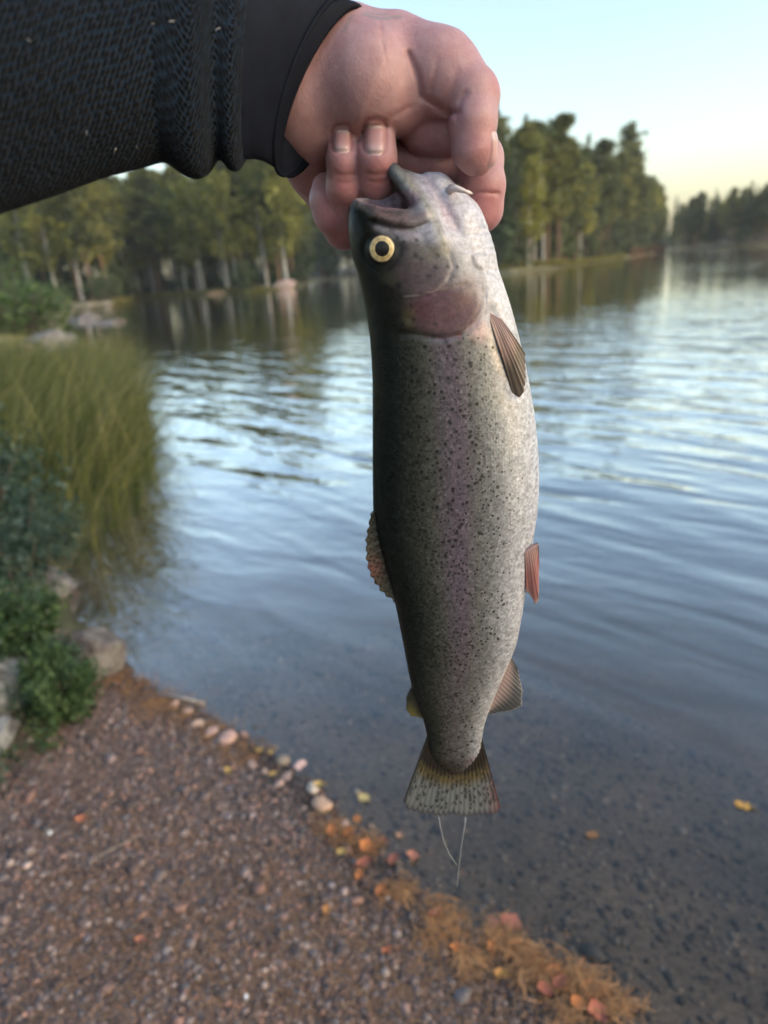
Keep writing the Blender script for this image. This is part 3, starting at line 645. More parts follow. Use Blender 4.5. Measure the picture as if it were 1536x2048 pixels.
# ================================================================== surfaces grown from distance fields
def surface_net(f, lo, h):
    """dual mesh of the zero level of grid f (negative inside)"""
    ins = f < 0; nx, ny, nz = f.shape
    c = np.zeros((nx - 1, ny - 1, nz - 1), np.int8)
    for i in (0, 1):
        for j in (0, 1):
            for k in (0, 1): c += ins[i:nx - 1 + i, j:ny - 1 + j, k:nz - 1 + k]
    act = (c > 0) & (c < 8); idx = np.full(act.shape, -1, np.int32); I, J, K = np.nonzero(act); n = len(I); idx[I, J, K] = np.arange(n)
    acc = np.zeros((n, 3)); w_ = np.zeros(n)
    for ax in range(3):
        for u in (0, 1):
            for v in (0, 1):
                o0 = [0, 0, 0]; oth = [a for a in range(3) if a != ax]; o0[oth[0]] = u; o0[oth[1]] = v; o1 = list(o0); o1[ax] = 1
                a = f[I + o0[0], J + o0[1], K + o0[2]]; b = f[I + o1[0], J + o1[1], K + o1[2]]
                m_ = (a < 0) != (b < 0); t = np.where(m_, a / (a - b + 1e-20), 0)
                q = np.zeros((n, 3)); q[:, oth[0]] = u; q[:, oth[1]] = v; q[:, ax] = t
                acc += q * m_[:, None]; w_ += m_
    V = np.array(lo) + h * (np.c_[I, J, K] + acc / w_[:, None])
    quads = []
    for ax in range(3):
        s0 = [slice(None)] * 3; s1 = [slice(None)] * 3; s0[ax] = slice(0, -1); s1[ax] = slice(1, None)
        ch = ins[tuple(s0)] != ins[tuple(s1)]; pos = ins[tuple(s0)]
        E = np.argwhere(ch); u, v = [(1, 2), (2, 0), (0, 1)][ax]
        ok = (E[:, u] > 0) & (E[:, v] > 0) & (E[:, u] < f.shape[u] - 1) & (E[:, v] < f.shape[v] - 1); E = E[ok]
        flip = pos[E[:, 0], E[:, 1], E[:, 2]]
        def g(du, dv):
            q = E.copy(); q[:, u] -= du; q[:, v] -= dv; return idx[q[:, 0], q[:, 1], q[:, 2]]
        Q = np.stack([g(1, 1), g(0, 1), g(0, 0), g(1, 0)], 1); Q[~flip] = Q[~flip][:, ::-1]; quads.append(Q)
    return V, np.concatenate(quads)
def smin(a, b, k):
    h = np.clip(.5 + .5 * (b - a) / k, 0, 1); return b + (a - b) * h - k * h * (1 - h)
def smax(a, b, k): return -smin(-a, -b, k)
def grid(lo, hi, h):
    ax = [np.arange(l, u, h, dtype=np.float32) for l, u in zip(lo, hi)]
    return np.meshgrid(*ax, indexing='ij')
def cone(X, Y, Z, a, b, ra, rb, yk=1.0):
    """tapered capsule; yk > 1 squashes it in depth"""
    a = np.array(a, np.float32); b = np.array(b, np.float32); ab = b - a; ab2 = ab * np.array([1, yk, 1], np.float32)
    px, py, pz = X - a[0], (Y - a[1]) * yk, Z - a[2]
    t = np.clip((px * ab2[0] + py * ab2[1] + pz * ab2[2]) / (float(ab2 @ ab2) + 1e-12), 0, 1)
    return np.sqrt((px - t * ab2[0]) ** 2 + (py - t * ab2[1]) ** 2 + (pz - t * ab2[2]) ** 2) - (ra + t * (rb - ra))
def front_y(f, lo, h, x, z):
    i = int(round((x - lo[0]) / h)); k = int(round((z - lo[2]) / h)); col = f[i, :, k]; j = int(np.argmax(col < 0))
    if j == 0: return None
    return lo[1] + h * (j - 1 + col[j - 1] / (col[j - 1] - col[j]))
# photo pixel of a point as seen square-on in the upright plane at distance Yd
def plane_px(x, z, Yd):
    d0, d1, d2 = x, Yd, z - CAMZ
    dep = d0 * _f[0] + d1 * _f[1] + d2 * _f[2]
    return 768 + FPX * (d0 * CR[0] + d1 * CR[1] + d2 * CR[2]) / dep, 1024 - FPX * (d0 * CU[0] + d1 * CU[1] + d2 * CU[2]) / dep

# ------------------------------------------------------------------ the trout
DF = .375
def mm(px, py, r): return r * mpp(P(px, py, DF))
Lp = [(742, 360), (722, 378), (704, 398), (697, 420), (695, 450), (698, 480), (704, 510), (717, 550), (729, 600), (737, 650), (742, 700), (745, 760), (745, 850), (745, 950), (746, 1020), (752, 1062), (760, 1100), (771, 1140), (783, 1180), (792, 1215),
      (805, 1280), (816, 1340), (826, 1385), (838, 1415), (847, 1440), (853, 1465), (856, 1490), (859, 1508), (868, 1525), (882, 1541), (900, 1551), (908, 1554)]
Rp = [(862, 350), (882, 364), (908, 386), (938, 410), (964, 438), (980, 470), (987, 500), (993, 530), (1005, 565), (1020, 610), (1036, 670), (1048, 720), (1058, 770), (1068, 830), (1075, 900), (1077, 960), (1074, 1020), (1067, 1065), (1060, 1110), (1052, 1170), (1043, 1230),
      (1034, 1280), (1024, 1308), (1006, 1350), (990, 1390), (976, 1425), (968, 1450), (964, 1480), (963, 1500), (955, 1520), (940, 1539), (920, 1551), (912, 1554)]
Tp = [(350, 9), (380, 12), (400, 15), (440, 19), (500, 23), (560, 26.5), (620, 28), (700, 28.5), (800, 29), (950, 28.5), (1050, 26.5), (1150, 23.5), (1250, 19.5), (1350, 14), (1420, 9.5), (1470, 6), (1495, 3.6), (1515, 2.0), (1535, 1.2), (1554, .7)]
Lw = np.array([P(a, b, DF) for a, b in Lp]); Rw = np.array([P(a, b, DF) for a, b in Rp]); Tz = np.array([P(850, a, DF)[2] for a, b in Tp]); Tt = np.array([b for a, b in Tp]) / 1000
h = .001
lo = (P(690, 900, DF)[0] - .012, DF - .036, P(905, 1550, DF)[2]); hi = (P(1077, 960, DF)[0] + .012, DF + .036, P(780, 320, DF)[2] + .008)
X, Y, Z = grid(lo, hi, h)
zrow = Z[0, 0, :]
def it(zz, zs, vs):
    o = np.argsort(zs); v = np.interp(zz, np.array(zs)[o], np.array(vs)[o])
    k = np.ones(9) / 9; return np.convolve(np.pad(v, 4, 'edge'), k, 'valid')
xl = it(zrow, Lw[:, 2], Lw[:, 0]); xr = it(zrow, Rw[:, 2], Rw[:, 0]); tb = it(zrow, Tz, Tt)
cx = (xl + xr) / 2; ax_ = (xr - xl) / 2
U = (X - cx) / ax_
# widest a little towards the back, belly slightly narrower
tw = tb * (1 - .10 * np.clip(U, -1, 1))
rho = (np.abs(U) ** 2.15 + np.abs((Y - DF) / tw) ** 2.15) ** (1 / 2.15)
body = (rho - 1) * np.minimum(tb, ax_)
PX, PY = plane_px(X[:, 0, :], Z[:, 0, :], DF); PX = PX[:, None, :]; PY = PY[:, None, :]
# head: the near side of the upper jaw is cut lower than the far side, the gape is hollowed out
tt = (Y - (DF - .018)) / .036                                   # 0 near side .. 1 far side
cut = np.interp(PX, [690, 712, 735, 770, 850, 900, 1000], [404, 391, 388, 389, 398, 300, 300]) + (1 - np.clip(tt, 0, 1)) * np.interp(PX, [700, 725, 760, 840, 870, 900], [0, 8, 30, 36, 10, 0])
edge = (cut - PY) * .00026
body = smax(body, np.where(PX < 905, edge, -1), .003)
gape = np.sqrt(((PX - 785) / 66) ** 2 + ((PY - 398) / 36) ** 2 + ((Y - DF + .004) / .0115) ** 2) - 1
body = smax(body, -gape * .010, .002)
# lower jaw and throat
def pc(px, py, dy=0): return P(px, py, DF + dy)
def jaw(a, b, ra, rb, dya=0, dyb=0, yk=1.0): return cone(X, Y, Z, pc(*a, dya), pc(*b, dyb), mm(*a, ra), mm(*b, rb), yk)
jw = jaw((783, 334), (806, 366), 9, 17, yk=1.0)
for side in (-1, 1):                                             # the two arms of the jaw
    jw = smin(jw, jaw((790, 345), (848, 418), 11, 17, side * .003, side * .013), .004)
    jw = smin(jw, jaw((848, 418), (872, 486), 17, 24, side * .013, side * .017), .005)
thr = jaw((815, 362), (868, 392), 17, 36, yk=.9)
thr = smin(thr, jaw((868, 392), (908, 446), 36, 48, yk=.85), .008)
thr = smin(thr, jaw((908, 446), (928, 520), 48, 56, yk=.85), .008)
thr = smin(thr, jaw((800, 378), (798, 412), 12, 16, .007, .007), .004)
thr = smin(thr, jaw((765, 408), (830, 404), 14, 16, .010, .010), .004)
jw = smin(jw, thr, .004)
body = smin(body, jw, .004)
# folds of the throat, gill cover relief, maxilla plate, branchiostegal rays
def gauss_line(pts, wpx):
    """groove mask along a polyline drawn in the fish's own side view"""
    best = np.full(PX.shape, 1e9, np.float32)
    for (x0, y0), (x1, y1) in zip(pts[:-1], pts[1:]):
        dx, dy = x1 - x0, y1 - y0; t = np.clip(((PX - x0) * dx + (PY - y0) * dy) / (dx * dx + dy * dy), 0, 1)
        best = np.minimum(best, (PX - x0 - t * dx) ** 2 + (PY - y0 - t * dy) ** 2)
    return np.exp(-best / (wpx * wpx))
gill = [(800, 655), (835, 657), (875, 663), (910, 655), (938, 632), (955, 602), (958, 570), (950, 535)]
body = body + .0011 * gauss_line([(x, y + 4) for x, y in gill], 4.5) - .0005 * gauss_line([(x - (4 if y < 640 else 0), y - 9) for x, y in gill], 12)
body = body + .0005 * gauss_line([(803, 594), (835, 590), (862, 582), (882, 565), (896, 535), (890, 510)], 3.5) - .0003 * gauss_line([(803, 586), (835, 582), (858, 574), (876, 558)], 7)
body = body + .0006 * gauss_line([(862, 585), (900, 572), (925, 568)], 3) + .0005 * gauss_line([(930, 520), (945, 550), (952, 585)], 5)
body = body - .0016 * gauss_line([(748, 434), (785, 446), (820, 447), (842, 436)], 10) + .0013 * gauss_line([(742, 448), (780, 462), (820, 464), (850, 452)], 4.5)
body = body + .0009 * gauss_line([(842, 350), (868, 385), (885, 420), (905, 460)], 7) - .0004 * gauss_line([(815, 352), (846, 395), (868, 440), (880, 480)], 7)
for q in range(6):
    body = body + (.0002 + .0002 * (q % 2)) * gauss_line([(905 + q * 5, 458 + q * 15), (940 + q * 3, 452 + q * 18), (985, 440 + q * 20)], 2.6)
body = body + .0007 * np.exp(-(((np.hypot(PX - 762, PY - 500)) - 33) / 5.0) ** 2)          # rim around the eye
body = body + .0020 * gauss_line([(968, 622), (985, 660), (1003, 715), (1015, 770)], 14)   # bed of the pectoral fin
V, Q = surface_net(body, lo, h)
# ---- colours of the skin, laid out in the side view
px, py = plane_px(V[:, 0], V[:, 2], DF)
s = np.interp(V[:, 2], zrow, xl); s = (V[:, 0] - s) / np.maximum(np.interp(V[:, 2], zrow, xr) - s, 1e-4)
def stops(s, st):
    ks = [a for a, _ in st]; return np.stack([np.interp(s, ks, [c[i] for _, c in st]) for i in range(3)], 1)
col = stops(s, [(0, (.010, .011, .009)), (.12, (.016, .018, .014)), (.24, (.045, .047, .036)), (.34, (.085, .085, .070)), (.42, (.125, .107, .120)), (.50, (.135, .105, .130)), (.60, (.165, .165, .150)), (.72, (.25, .26, .245)), (.84, (.42, .43, .43)), (.93, (.52, .52, .525)), (1, (.56, .555, .56))])
tailc = stops(s, [(0, (.014, .015, .011)), (.2, (.045, .045, .033)), (.45, (.105, .095, .090)), (.7, (.17, .17, .15)), (.9, (.38, .38, .37)), (1, (.52, .52, .5))])
k = sstep(1150, 1450, py)[:, None]; col = col * (1 - k) + tailc * k
n1 = np.sin(px * .31 + np.sin(py * .21) * 2) * np.sin(py * .27 + px * .05)
def blend(mask, c):
    global col
    m_ = np.clip(mask, 0, 1)[:, None]; col = col * (1 - m_) + np.array(c) * m_
def blob(x, y, rx, ry, soft=.5, rot=0.0):
    ca, sa = math.cos(rot), math.sin(rot); dx, dy = px - x, py - y
    q = np.hypot((dx * ca + dy * sa) / rx, (-dx * sa + dy * ca) / ry); return 1 - sstep(1 - soft, 1 + soft * .3, q)
def line(pts, wpx):
    best = np.full(px.shape, 1e9)
    for (x0, y0), (x1, y1) in zip(pts[:-1], pts[1:]):
        dx, dy = x1 - x0, y1 - y0; t = np.clip(((px - x0) * dx + (py - y0) * dy) / (dx * dx + dy * dy), 0, 1)
        best = np.minimum(best, (px - x0 - t * dx) ** 2 + (py - y0 - t * dy) ** 2)
    return np.exp(-best / (wpx * wpx))
head = 1 - sstep(640, 668, py)
hc = stops(px + (py - 500) * -.28, [(690, (.010, .011, .009)), (735, (.016, .017, .013)), (775, (.042, .038, .029)), (815, (.115, .095, .085)), (860, (.22, .19, .17)), (905, (.45, .43, .41)), (960, (.64, .63, .63))])
col = col * (1 - head[:, None]) + hc * head[:, None]
blend(.8 * blob(845, 555, 66, 44, .8), (.120, .074, .076)); blend(.95 * blob(880, 615, 80, 48, .4), (.125, .052, .062)); blend(.6 * blob(925, 580, 35, 40, .8), (.17, .075, .065)); blend(.35 * blob(862, 612, 18, 40, .8), (.16, .085, .10))
blend(.6 * blob(812, 628, 16, 24, .9), (.14, .12, .05)); blend(.4 * blob(775, 555, 22, 16, .8), (.11, .10, .06)); blend(.6 * blob(868, 505, 52, 28, .9), (.22, .20, .135))
blend(.55 * blob(945, 655, 30, 26, .8), (.60, .38, .36)); blend(.6 * line([(838, 661), (880, 668), (912, 658)], 2.5), (.10, .03, .03)); blend(.7 * line([(906, 659), (907, 671)], 2), (.30, .035, .04))
blend(.4 * line([(803, 590), (835, 586), (862, 578), (882, 560), (894, 535)], 2.2), (.50, .45, .45)); blend(.3 * line([(868, 577), (900, 570), (925, 566)], 1.8), (.50, .40, .38))
chin = sstep(800, 850, px) * (1 - sstep(470, 520, py - (px - 880) * .3))
blend(.9 * chin * (py < 520), (.60, .58, .595)); blend(.95 * line([(778, 332), (790, 345)], 14), (.10, .12, .13)); blend(.55 * line([(790, 350), (806, 374)], 13), (.33, .37, .38)); blend(.5 * line([(795, 345), (835, 395), (862, 450), (880, 505)], 9), (.48, .46, .36))
for q in range(9): blend((.22 + .12 * (q % 3)) * line([(915 + q * 6, 448 + q * 12), (946 + q * 4, 446 + q * 13), (984, 436 + q * 15)], 2.2), (.26, .25, .24))
blend(.55 * line([(818, 372), (846, 412), (866, 455), (884, 510)], 5), (.34, .31, .21)); blend(.45 * line([(830, 372), (860, 418), (878, 470)], 3.5), (.30, .29, .27)); blend(.5 * line([(935, 515), (950, 550), (958, 590)], 4), (.24, .20, .17))
blend(.4 * line([(852, 365), (880, 412), (905, 455)], 12), (.66, .46, .47)); blend(.35 * blob(890, 430, 20, 34, .8), (.60, .42, .44))
inside = (py < 428) & (px > 712) & (px < 838) & (py > 384)
blend(.9 * inside * blob(780, 402, 66, 28, .5), (.34, .23, .255)); blend(.8 * blob(806, 412, 26, 12, .7), (.20, .085, .10)); blend(.85 * line([(708, 398), (740, 391), (772, 390)], 7), (.50, .43, .45)); blend(.6 * blob(722, 406, 16, 12, .7), (.42, .36, .36))
blend(.8 * line([(748, 432), (785, 442), (820, 444), (842, 434)], 9), (.24, .165, .15)); blend(.7 * line([(752, 449), (785, 459), (820, 460), (846, 449)], 2.5), (.05, .04, .035)); blend(.7 * line([(755, 460), (790, 470), (825, 474), (852, 470)], 8), (.46, .41, .43)); blend(.5 * line([(765, 467), (795, 482), (835, 482)], 5), (.60, .56, .55))
blend(.8 * line([(702, 408), (726, 418), (744, 430)], 6), (.20, .18, .16)); blend(.6 * blob(762, 500, 42, 42, .4), (.032, .032, .026))
blend(.30 * n1 * (s > .3) * (1 - head), (.09, .085, .08))
for (x, y, r_s) in ((790, 480, 5), (803, 487, 5), (827, 483, 5), (805, 497, 4), (826, 513, 5), (835, 519, 4), (867, 513, 5), (862, 535, 6), (885, 533, 5), (903, 534, 4), (848, 551, 5), (793, 570, 6), (780, 577, 5), (770, 571, 5), (768, 582, 4), (726, 430, 4), (716, 446, 4), (732, 448, 4), (748, 442, 3),
                    (815, 605, 4), (820, 632, 5), (800, 640, 4), (860, 640, 4), (857, 664, 5), (880, 674, 5), (905, 674, 5), (930, 674, 6), (740, 540, 4), (752, 560, 5), (745, 585, 5), (760, 605, 5), (780, 625, 5), (775, 595, 4), (795, 655, 5), (720, 470, 4), (735, 470, 3)):
    blend(.92 * np.exp(-((px - x) ** 2 + (py - y) ** 2) / (r_s * .85) ** 2), (.012, .012, .012))
blend(.8 * blob(985, 690, 22, 70, .7, -.25) * (py > 630), (.58, .50, .40))
blend(.9 * blob(908, 1552, 60, 50, .9), (.030, .022, .012)); blend(.5 * blob(945, 1525, 20, 22, .9), (.16, .07, .065)); 
col = col * np.array((.80, .815, .875)) * (.82 + .12 * sstep(.6, .95, s))[:, None]
col = col * (1 - .15 * head * (1 - np.clip(chin, 0, 1)) * (1 - sstep(925, 975, px)))[:, None]
spot = (1 - sstep(.60, .90, s + .06 * (py < 900))) * sstep(655, 690, py) + .0 * s; spot = np.clip(spot, 0, 1) * (.55 + .45 * sstep(.02, .2, s))
scale_amt = sstep(660, 700, py)
shine = sstep(.2, .5, s) * (1 - head * .5)
fm, t_, n_, l_, b_ = mat('trout_skin'); v_ = coords(n_)
c_ = attr(n_, 'col').outputs['Color']; sp_ = attr(n_, 'spot').outputs['Fac']; sca = attr(n_, 'scales').outputs['Fac']; shn = attr(n_, 'shine').outputs['Fac']
side2 = N(n_, 'ShaderNodeMapping'); side2.inputs['Scale'].default_value = (1, .35, 1); l_.new(v_, side2.inputs[0])
def spots(scale, r0, r1, thr):
    vo = N(n_, 'ShaderNodeTexVoronoi', i_Scale=scale, i_Randomness=1.0); l_.new(side2.outputs[0], vo.inputs['Vector'])
    rnd = n_.new('ShaderNodeSeparateColor'); l_.new(vo.outputs['Color'], rnd.inputs[0])
    on = math_n(n_, l_, 'LESS_THAN', rnd.outputs[0], math_n(n_, l_, 'MULTIPLY', sp_, thr))
    rr_ = math_n(n_, l_, 'MULTIPLY_ADD', rnd.outputs[1], r1 - r0, r0)
    e_ = math_n(n_, l_, 'SUBTRACT', rr_, vo.outputs['Distance']); e_ = math_n(n_, l_, 'MULTIPLY', e_, 9, clamp=True)
    return math_n(n_, l_, 'MULTIPLY', on, e_)
sA = spots(245, .17, .35, 1.0); sB = spots(390, .18, .39, 1.0)
vs_ = N(n_, 'ShaderNodeTexVoronoi', i_Scale=640, i_Randomness=.55); l_.new(side2.outputs[0], vs_.inputs['Vector'])
sr_ = n_.new('ShaderNodeSeparateColor'); l_.new(vs_.outputs['Color'], sr_.inputs[0])
vary = math_n(n_, l_, 'MULTIPLY', math_n(n_, l_, 'SUBTRACT', sr_.outputs[0], .5), math_n(n_, l_, 'MULTIPLY', sca, .5))
c_ = mixc(n_, l_, 1.0, c_, N(n_, 'ShaderNodeCombineColor').outputs[0], 'MULTIPLY')
cmb = [x for x in n_ if x.bl_idname == 'ShaderNodeCombineColor'][0]
flk = math_n(n_, l_, 'MULTIPLY', math_n(n_, l_, 'GREATER_THAN', sr_.outputs[1], .88), math_n(n_, l_, 'MULTIPLY', math_n(n_, l_, 'MULTIPLY', sca, sp_), .30))  # random scales lightened: silver flecks, with glints put into the colour
v1_ = math_n(n_, l_, 'ADD', math_n(n_, l_, 'ADD', 1.0, flk), vary)
for i in range(3): l_.new(v1_, cmb.inputs[i])
c_ = mixc(n_, l_, 1.0, c_, ramp(n_, l_, noise_n(n_, l_, v_, 330, 7, .8), [(.32, (.58, .57, .57)), (.68, (1.38, 1.38, 1.38))]), 'MULTIPLY')
c_ = mixc(n_, l_, math_n(n_, l_, 'MULTIPLY', math_n(n_, l_, 'MAXIMUM', sA, sB), .94), c_, (.014, .014, .013))
l_.new(c_, b_.inputs['Base Color'])
l_.new(math_n(n_, l_, 'MULTIPLY', shn, .08), b_.inputs['Metallic'])
l_.new(ramp(n_, l_, noise_n(n_, l_, v_, 60, 4, .6), [(.3, (.26, .26, .26)), (.7, (.42, .42, .42))]), b_.inputs['Roughness'])
l_.new(math_n(n_, l_, 'MULTIPLY_ADD', shn, .22, .08), b_.inputs['Specular IOR Level']); hdm = math_n(n_, l_, 'SUBTRACT', 1.0, sca); l_.new(math_n(n_, l_, 'MULTIPLY_ADD', hdm, .03, math_n(n_, l_, 'MULTIPLY_ADD', shn, .14, .02)), b_.inputs['Coat Weight']); b_.inputs['Coat Roughness'].default_value = .13
b_.inputs['Subsurface Weight'].default_value = .08; b_.inputs['Subsurface Radius'].default_value = (.004, .002, .002); b_.inputs['Subsurface Scale'].default_value = 1
hsc = math_n(n_, l_, 'MULTIPLY', vs_.outputs['Distance'], sca)
l_.new(bump_n(n_, l_, hsc, .22, .0006, bump_n(n_, l_, math_n(n_, l_, 'MULTIPLY', noise_n(n_, l_, v_, 260, 6, .72, .8), math_n(n_, l_, 'MULTIPLY_ADD', hdm, 2.2, .6)), .16, .0010)), b_.inputs['Normal'])
base_fish = P(905, 1572, DF)
trout = empty('trout', (0, 0, 0), 'spotted rainbow coloured trout with open mouth hanging head up from the hand', 'fish')
fish_body = obj('body', mesh_np('body', V, Q, attrs={'col': col, 'spot': spot, 'scales': scale_amt, 'shine': shine}), fm, trout)
tag(fish_body, 'silver grey body with dark back and lilac side stripe')
# ---- eye
pe = P(762, 500, DF); fy = front_y(body, lo, h, pe[0], pe[2]); re = mm(762, 500, 25)
nr_, na_ = 41, 48; rr_ = np.linspace(0, 1, nr_); th = np.linspace(0, 2 * np.pi, na_, endpoint=False)
Xe = re * rr_[:, None] * np.cos(th); Ze = re * rr_[:, None] * np.sin(th); Ye = -.0026 * np.sqrt(np.clip(1 - rr_[:, None] ** 2 * .98, 0, 1)) + 0 * th
Ve = np.stack([Xe + pe[0], Ye + fy - .0006, Ze + pe[2]], -1).reshape(-1, 3); ring = np.repeat(rr_, na_)
def ringcol(r): return stops(r, [(0, (.005, .005, .006)), (.50, (.005, .005, .006)), (.545, (.05, .04, .02)), (.58, (.55, .45, .24)), (.66, (.36, .27, .12)), (.78, (.47, .37, .19)), (.88, (.54, .45, .27)), (.93, (.16, .12, .07)), (1, (.02, .02, .018))])
em = attr_mat('fish_eye', 'col', .35, .2); em.node_tree.nodes['Principled BSDF'].inputs['Coat Weight'].default_value = .1
ecol = ringcol(ring); ecol *= (1 + .14 * np.sin(np.tile(th, nr_) * 9) + .22 * np.sin(np.tile(th, nr_) * 2 + 1))[:, None]
gf = grid_faces(nr_, na_, True); kp = 21 * na_
eye = obj('eye', mesh_np('eye', Ve, gf[kp:], attrs={'col': ecol}), em, trout); obj('pupil', mesh_np('pupil', Ve, gf[:kp], attrs={'col': ecol}), em, eye)
tag(eye, 'round golden eye with black pupil')
# ---- fins
def fin_mat(name, rough=.4):
    m, t, n, l, b = mat(name); c = attr(n, 'col').outputs['Color']; l.new(c, b.inputs['Base Color'])
    b.inputs['Roughness'].default_value = rough; b.inputs['Coat Weight'].default_value = .3; b.inputs['Coat Roughness'].default_value = .2
    tr = n.new('ShaderNodeBsdfTranslucent'); l.new(c, tr.inputs[0]); mx = n.new('ShaderNodeMixShader'); mx.inputs[0].default_value = .3
    l.new(b.outputs[0], mx.inputs[1]); l.new(tr.outputs[0], mx.inputs[2]); l.new(mx.outputs[0], n['Material Output'].inputs[0]); return m
finm = fin_mat('fin_membrane')
def resample(pts, n):
    pts = np.array(pts, float); d = np.r_[0, np.cumsum(np.linalg.norm(np.diff(pts, axis=0), axis=1))]; t = np.linspace(0, d[-1], n)
    return np.stack([np.interp(t, d, pts[:, i]) for i in range(pts.shape[1])], 1)
def fin(name, base, tip, nray, colf, yb, yt, th0=.0022, th1=.0007, jag=2.0, ridge=.0005, seed=0, label=None, ns=30, bow=0):
    rs = np.random.RandomState(seed); nr = nray * 5 + 1
    B = resample(base, nr); T_ = resample(tip, nr); t = np.linspace(0, 1, ns)[None, :, None]
    r_u = np.linspace(0, 1, nr); ph = np.cos(r_u * nray * 2 * np.pi)
    dirv = T_ - B; dl = np.linalg.norm(dirv, axis=1)[:, None] + 1e-6
    T_ = T_ + dirv / dl * (jag * ph[:, None] + jag * .8 * np.convolve(rs.randn(nr), np.ones(5) / 5, 'same')[:, None])
    q = B[:, None, :] * (1 - t) + T_[:, None, :] * t
    tt_ = np.repeat(t[..., 0], nr, 0)
    Yc = yb + (yt - yb) * tt_ + bow * np.sin(tt_ * np.pi) + .0006 * np.sin(r_u * 9)[:, None] * tt_
    thk = (th0 * (1 - tt_) + th1 * tt_) + ridge * np.clip(ph, 0, 1)[:, None] * (1 - .5 * tt_)
    W = np.array([[P(a[0], a[1], DF) for a in row] for row in q])
    front = W.copy(); front[..., 1] = Yc - thk; back = W.copy(); back[..., 1] = Yc + thk
    n = nr * ns; Vf = np.concatenate([front.reshape(-1, 3), back.reshape(-1, 3)]); Ff = grid_faces(nr, ns); Fb = Ff[:, ::-1] + n
    bd = np.r_[np.arange(ns), np.arange(1, nr) * ns + ns - 1, (nr - 1) * ns + np.arange(ns - 2, -1, -1), np.arange(nr - 2, 0, -1) * ns]
    Fe = np.stack([bd, np.roll(bd, -1), np.roll(bd, -1) + n, bd + n], 1)[:, ::-1]
    U_ = np.repeat(r_u, ns).reshape(nr, ns); C = colf(U_, tt_, np.repeat(ph[:, None], ns, 1), rs, q)
    C = np.clip(C.reshape(-1, 3), .005, .9)
    o = obj(name, mesh_np(name, Vf, [Ff[:, ::-1], Fb[:, ::-1], Fe[:, ::-1]], attrs={'col': np.concatenate([C, C])}), finm, trout)
    if label: tag(o, label)
    return o
def mixv(a, b, t): return np.array(a) * (1 - t[..., None]) + np.array(b) * t[..., None]
def c_tail(U_, t, ph, rs, q):
    c = mixv((.022, .016, .009), (.13, .10, .042), sstep(.28, .42, t)); c = c * (1 - sstep(.42, .6, t))[..., None] + np.array((.19, .20, .195)) * sstep(.42, .6, t)[..., None]; c = mixv((0, 0, 0), (1, 1, 1), 0 * t) + c
    c = c * (1 - .45 * np.clip(-ph, 0, 1)[..., None] ** 3)
    e = np.minimum(U_, 1 - U_); dk = (1 - sstep(0, .045, e))[..., None]; c = c * (1 - dk) + np.array((.035, .035, .03)) * dk
    tipd = sstep(.90, 1, t)[..., None] * .75; c = c * (1 - tipd) + np.array((.05, .04, .045)) * tipd
    rd = (sstep(.8, 1, U_) * sstep(.3, .8, t))[..., None] * .4; c = c * (1 - rd) + np.array((.30, .10, .10)) * rd
    k = np.zeros(U_.shape)
    for _ in range(230):
        uu = (rs.randint(0, 21) + rs.randn() * .12) / 20.; t0 = rs.uniform(.2, .9) ** 1.1; k = np.maximum(k, np.exp(-((U_ - uu) / .011) ** 2 - ((t - t0) / rs.uniform(.014, .026)) ** 2))
    k = np.clip(k * 1.6, 0, .92)[..., None]
    return c * (1 - k) + np.array((.02, .02, .018)) * k
fin('tail_fin', [(856, 1468), (870, 1490), (888, 1503), (910, 1507), (932, 1503), (950, 1490), (962, 1468)], [(808, 1605), (815, 1622), (845, 1630), (880, 1634), (905, 1627), (930, 1634), (965, 1632), (993, 1630), (1002, 1618)], 20, c_tail, DF, DF + .002, .0011, .0006, 2.6, .00035, 1, 'spotted yellowish grey tail fin', 70)
def c_pec(U_, t, ph, rs, q):
    c = mixv((.46, .29, .24), (.15, .115, .09), sstep(.40, .72, t)); ld = (1 - sstep(.03, .09, U_))[..., None]
    c = c * (1 - .25 * np.clip(-ph, 0, 1)[..., None]); return c * (1 - ld) + np.array((.05, .04, .03)) * ld
pk = P(985, 660, DF); fyp = front_y(body, lo, h, pk[0], pk[2])
fin('pectoral_fin', [(960, 616), (972, 624), (990, 634)], [(1008, 765), (1012, 778), (1022, 783), (1032, 778), (1037, 745), (1036, 700)], 8, c_pec, fyp + .0005, fyp + .0005, .0018, .0008, 1.5, .0003, 2, 'pinkish pectoral fin with dark leading edge', 26, -.0035)
def c_pel(U_, t, ph, rs, q):
    c = mixv((.50, .32, .29), (.38, .16, .145), sstep(.0, .6, t)); c = c * (1 - .15 * np.clip(-ph, 0, 1)[..., None]); tp_ = sstep(.9, 1, t)[..., None] * .6
    ed = sstep(.85, 1, U_)[..., None] * .7; c = c * (1 - ed) + np.array((.12, .07, .07)) * ed
    return c * (1 - tp_) + np.array((.55, .50, .48)) * tp_
fin('pelvic_fin', [(1040, 1085), (1052, 1078), (1066, 1072)], [(1046, 1170), (1055, 1180), (1063, 1195), (1070, 1190), (1072, 1120)], 7, c_pel, DF - .012, DF - .008, .0018, .0007, 1.5, .0002, 3, 'reddish pelvic fin', 22)
def c_anal(U_, t, ph, rs, q):
    c = mixv((.40, .29, .26), (.085, .085, .085), sstep(.12, .7, t)); c = c * (1 - .2 * np.clip(-ph, 0, 1)[..., None]); ed = (1 - sstep(0, .12, U_))[..., None] * .8
    c = c * (1 - ed) + np.array((.05, .05, .05)) * ed; tp_ = sstep(.955, 1, t)[..., None] * .6; return c * (1 - tp_) + np.array((.58, .55, .52)) * tp_
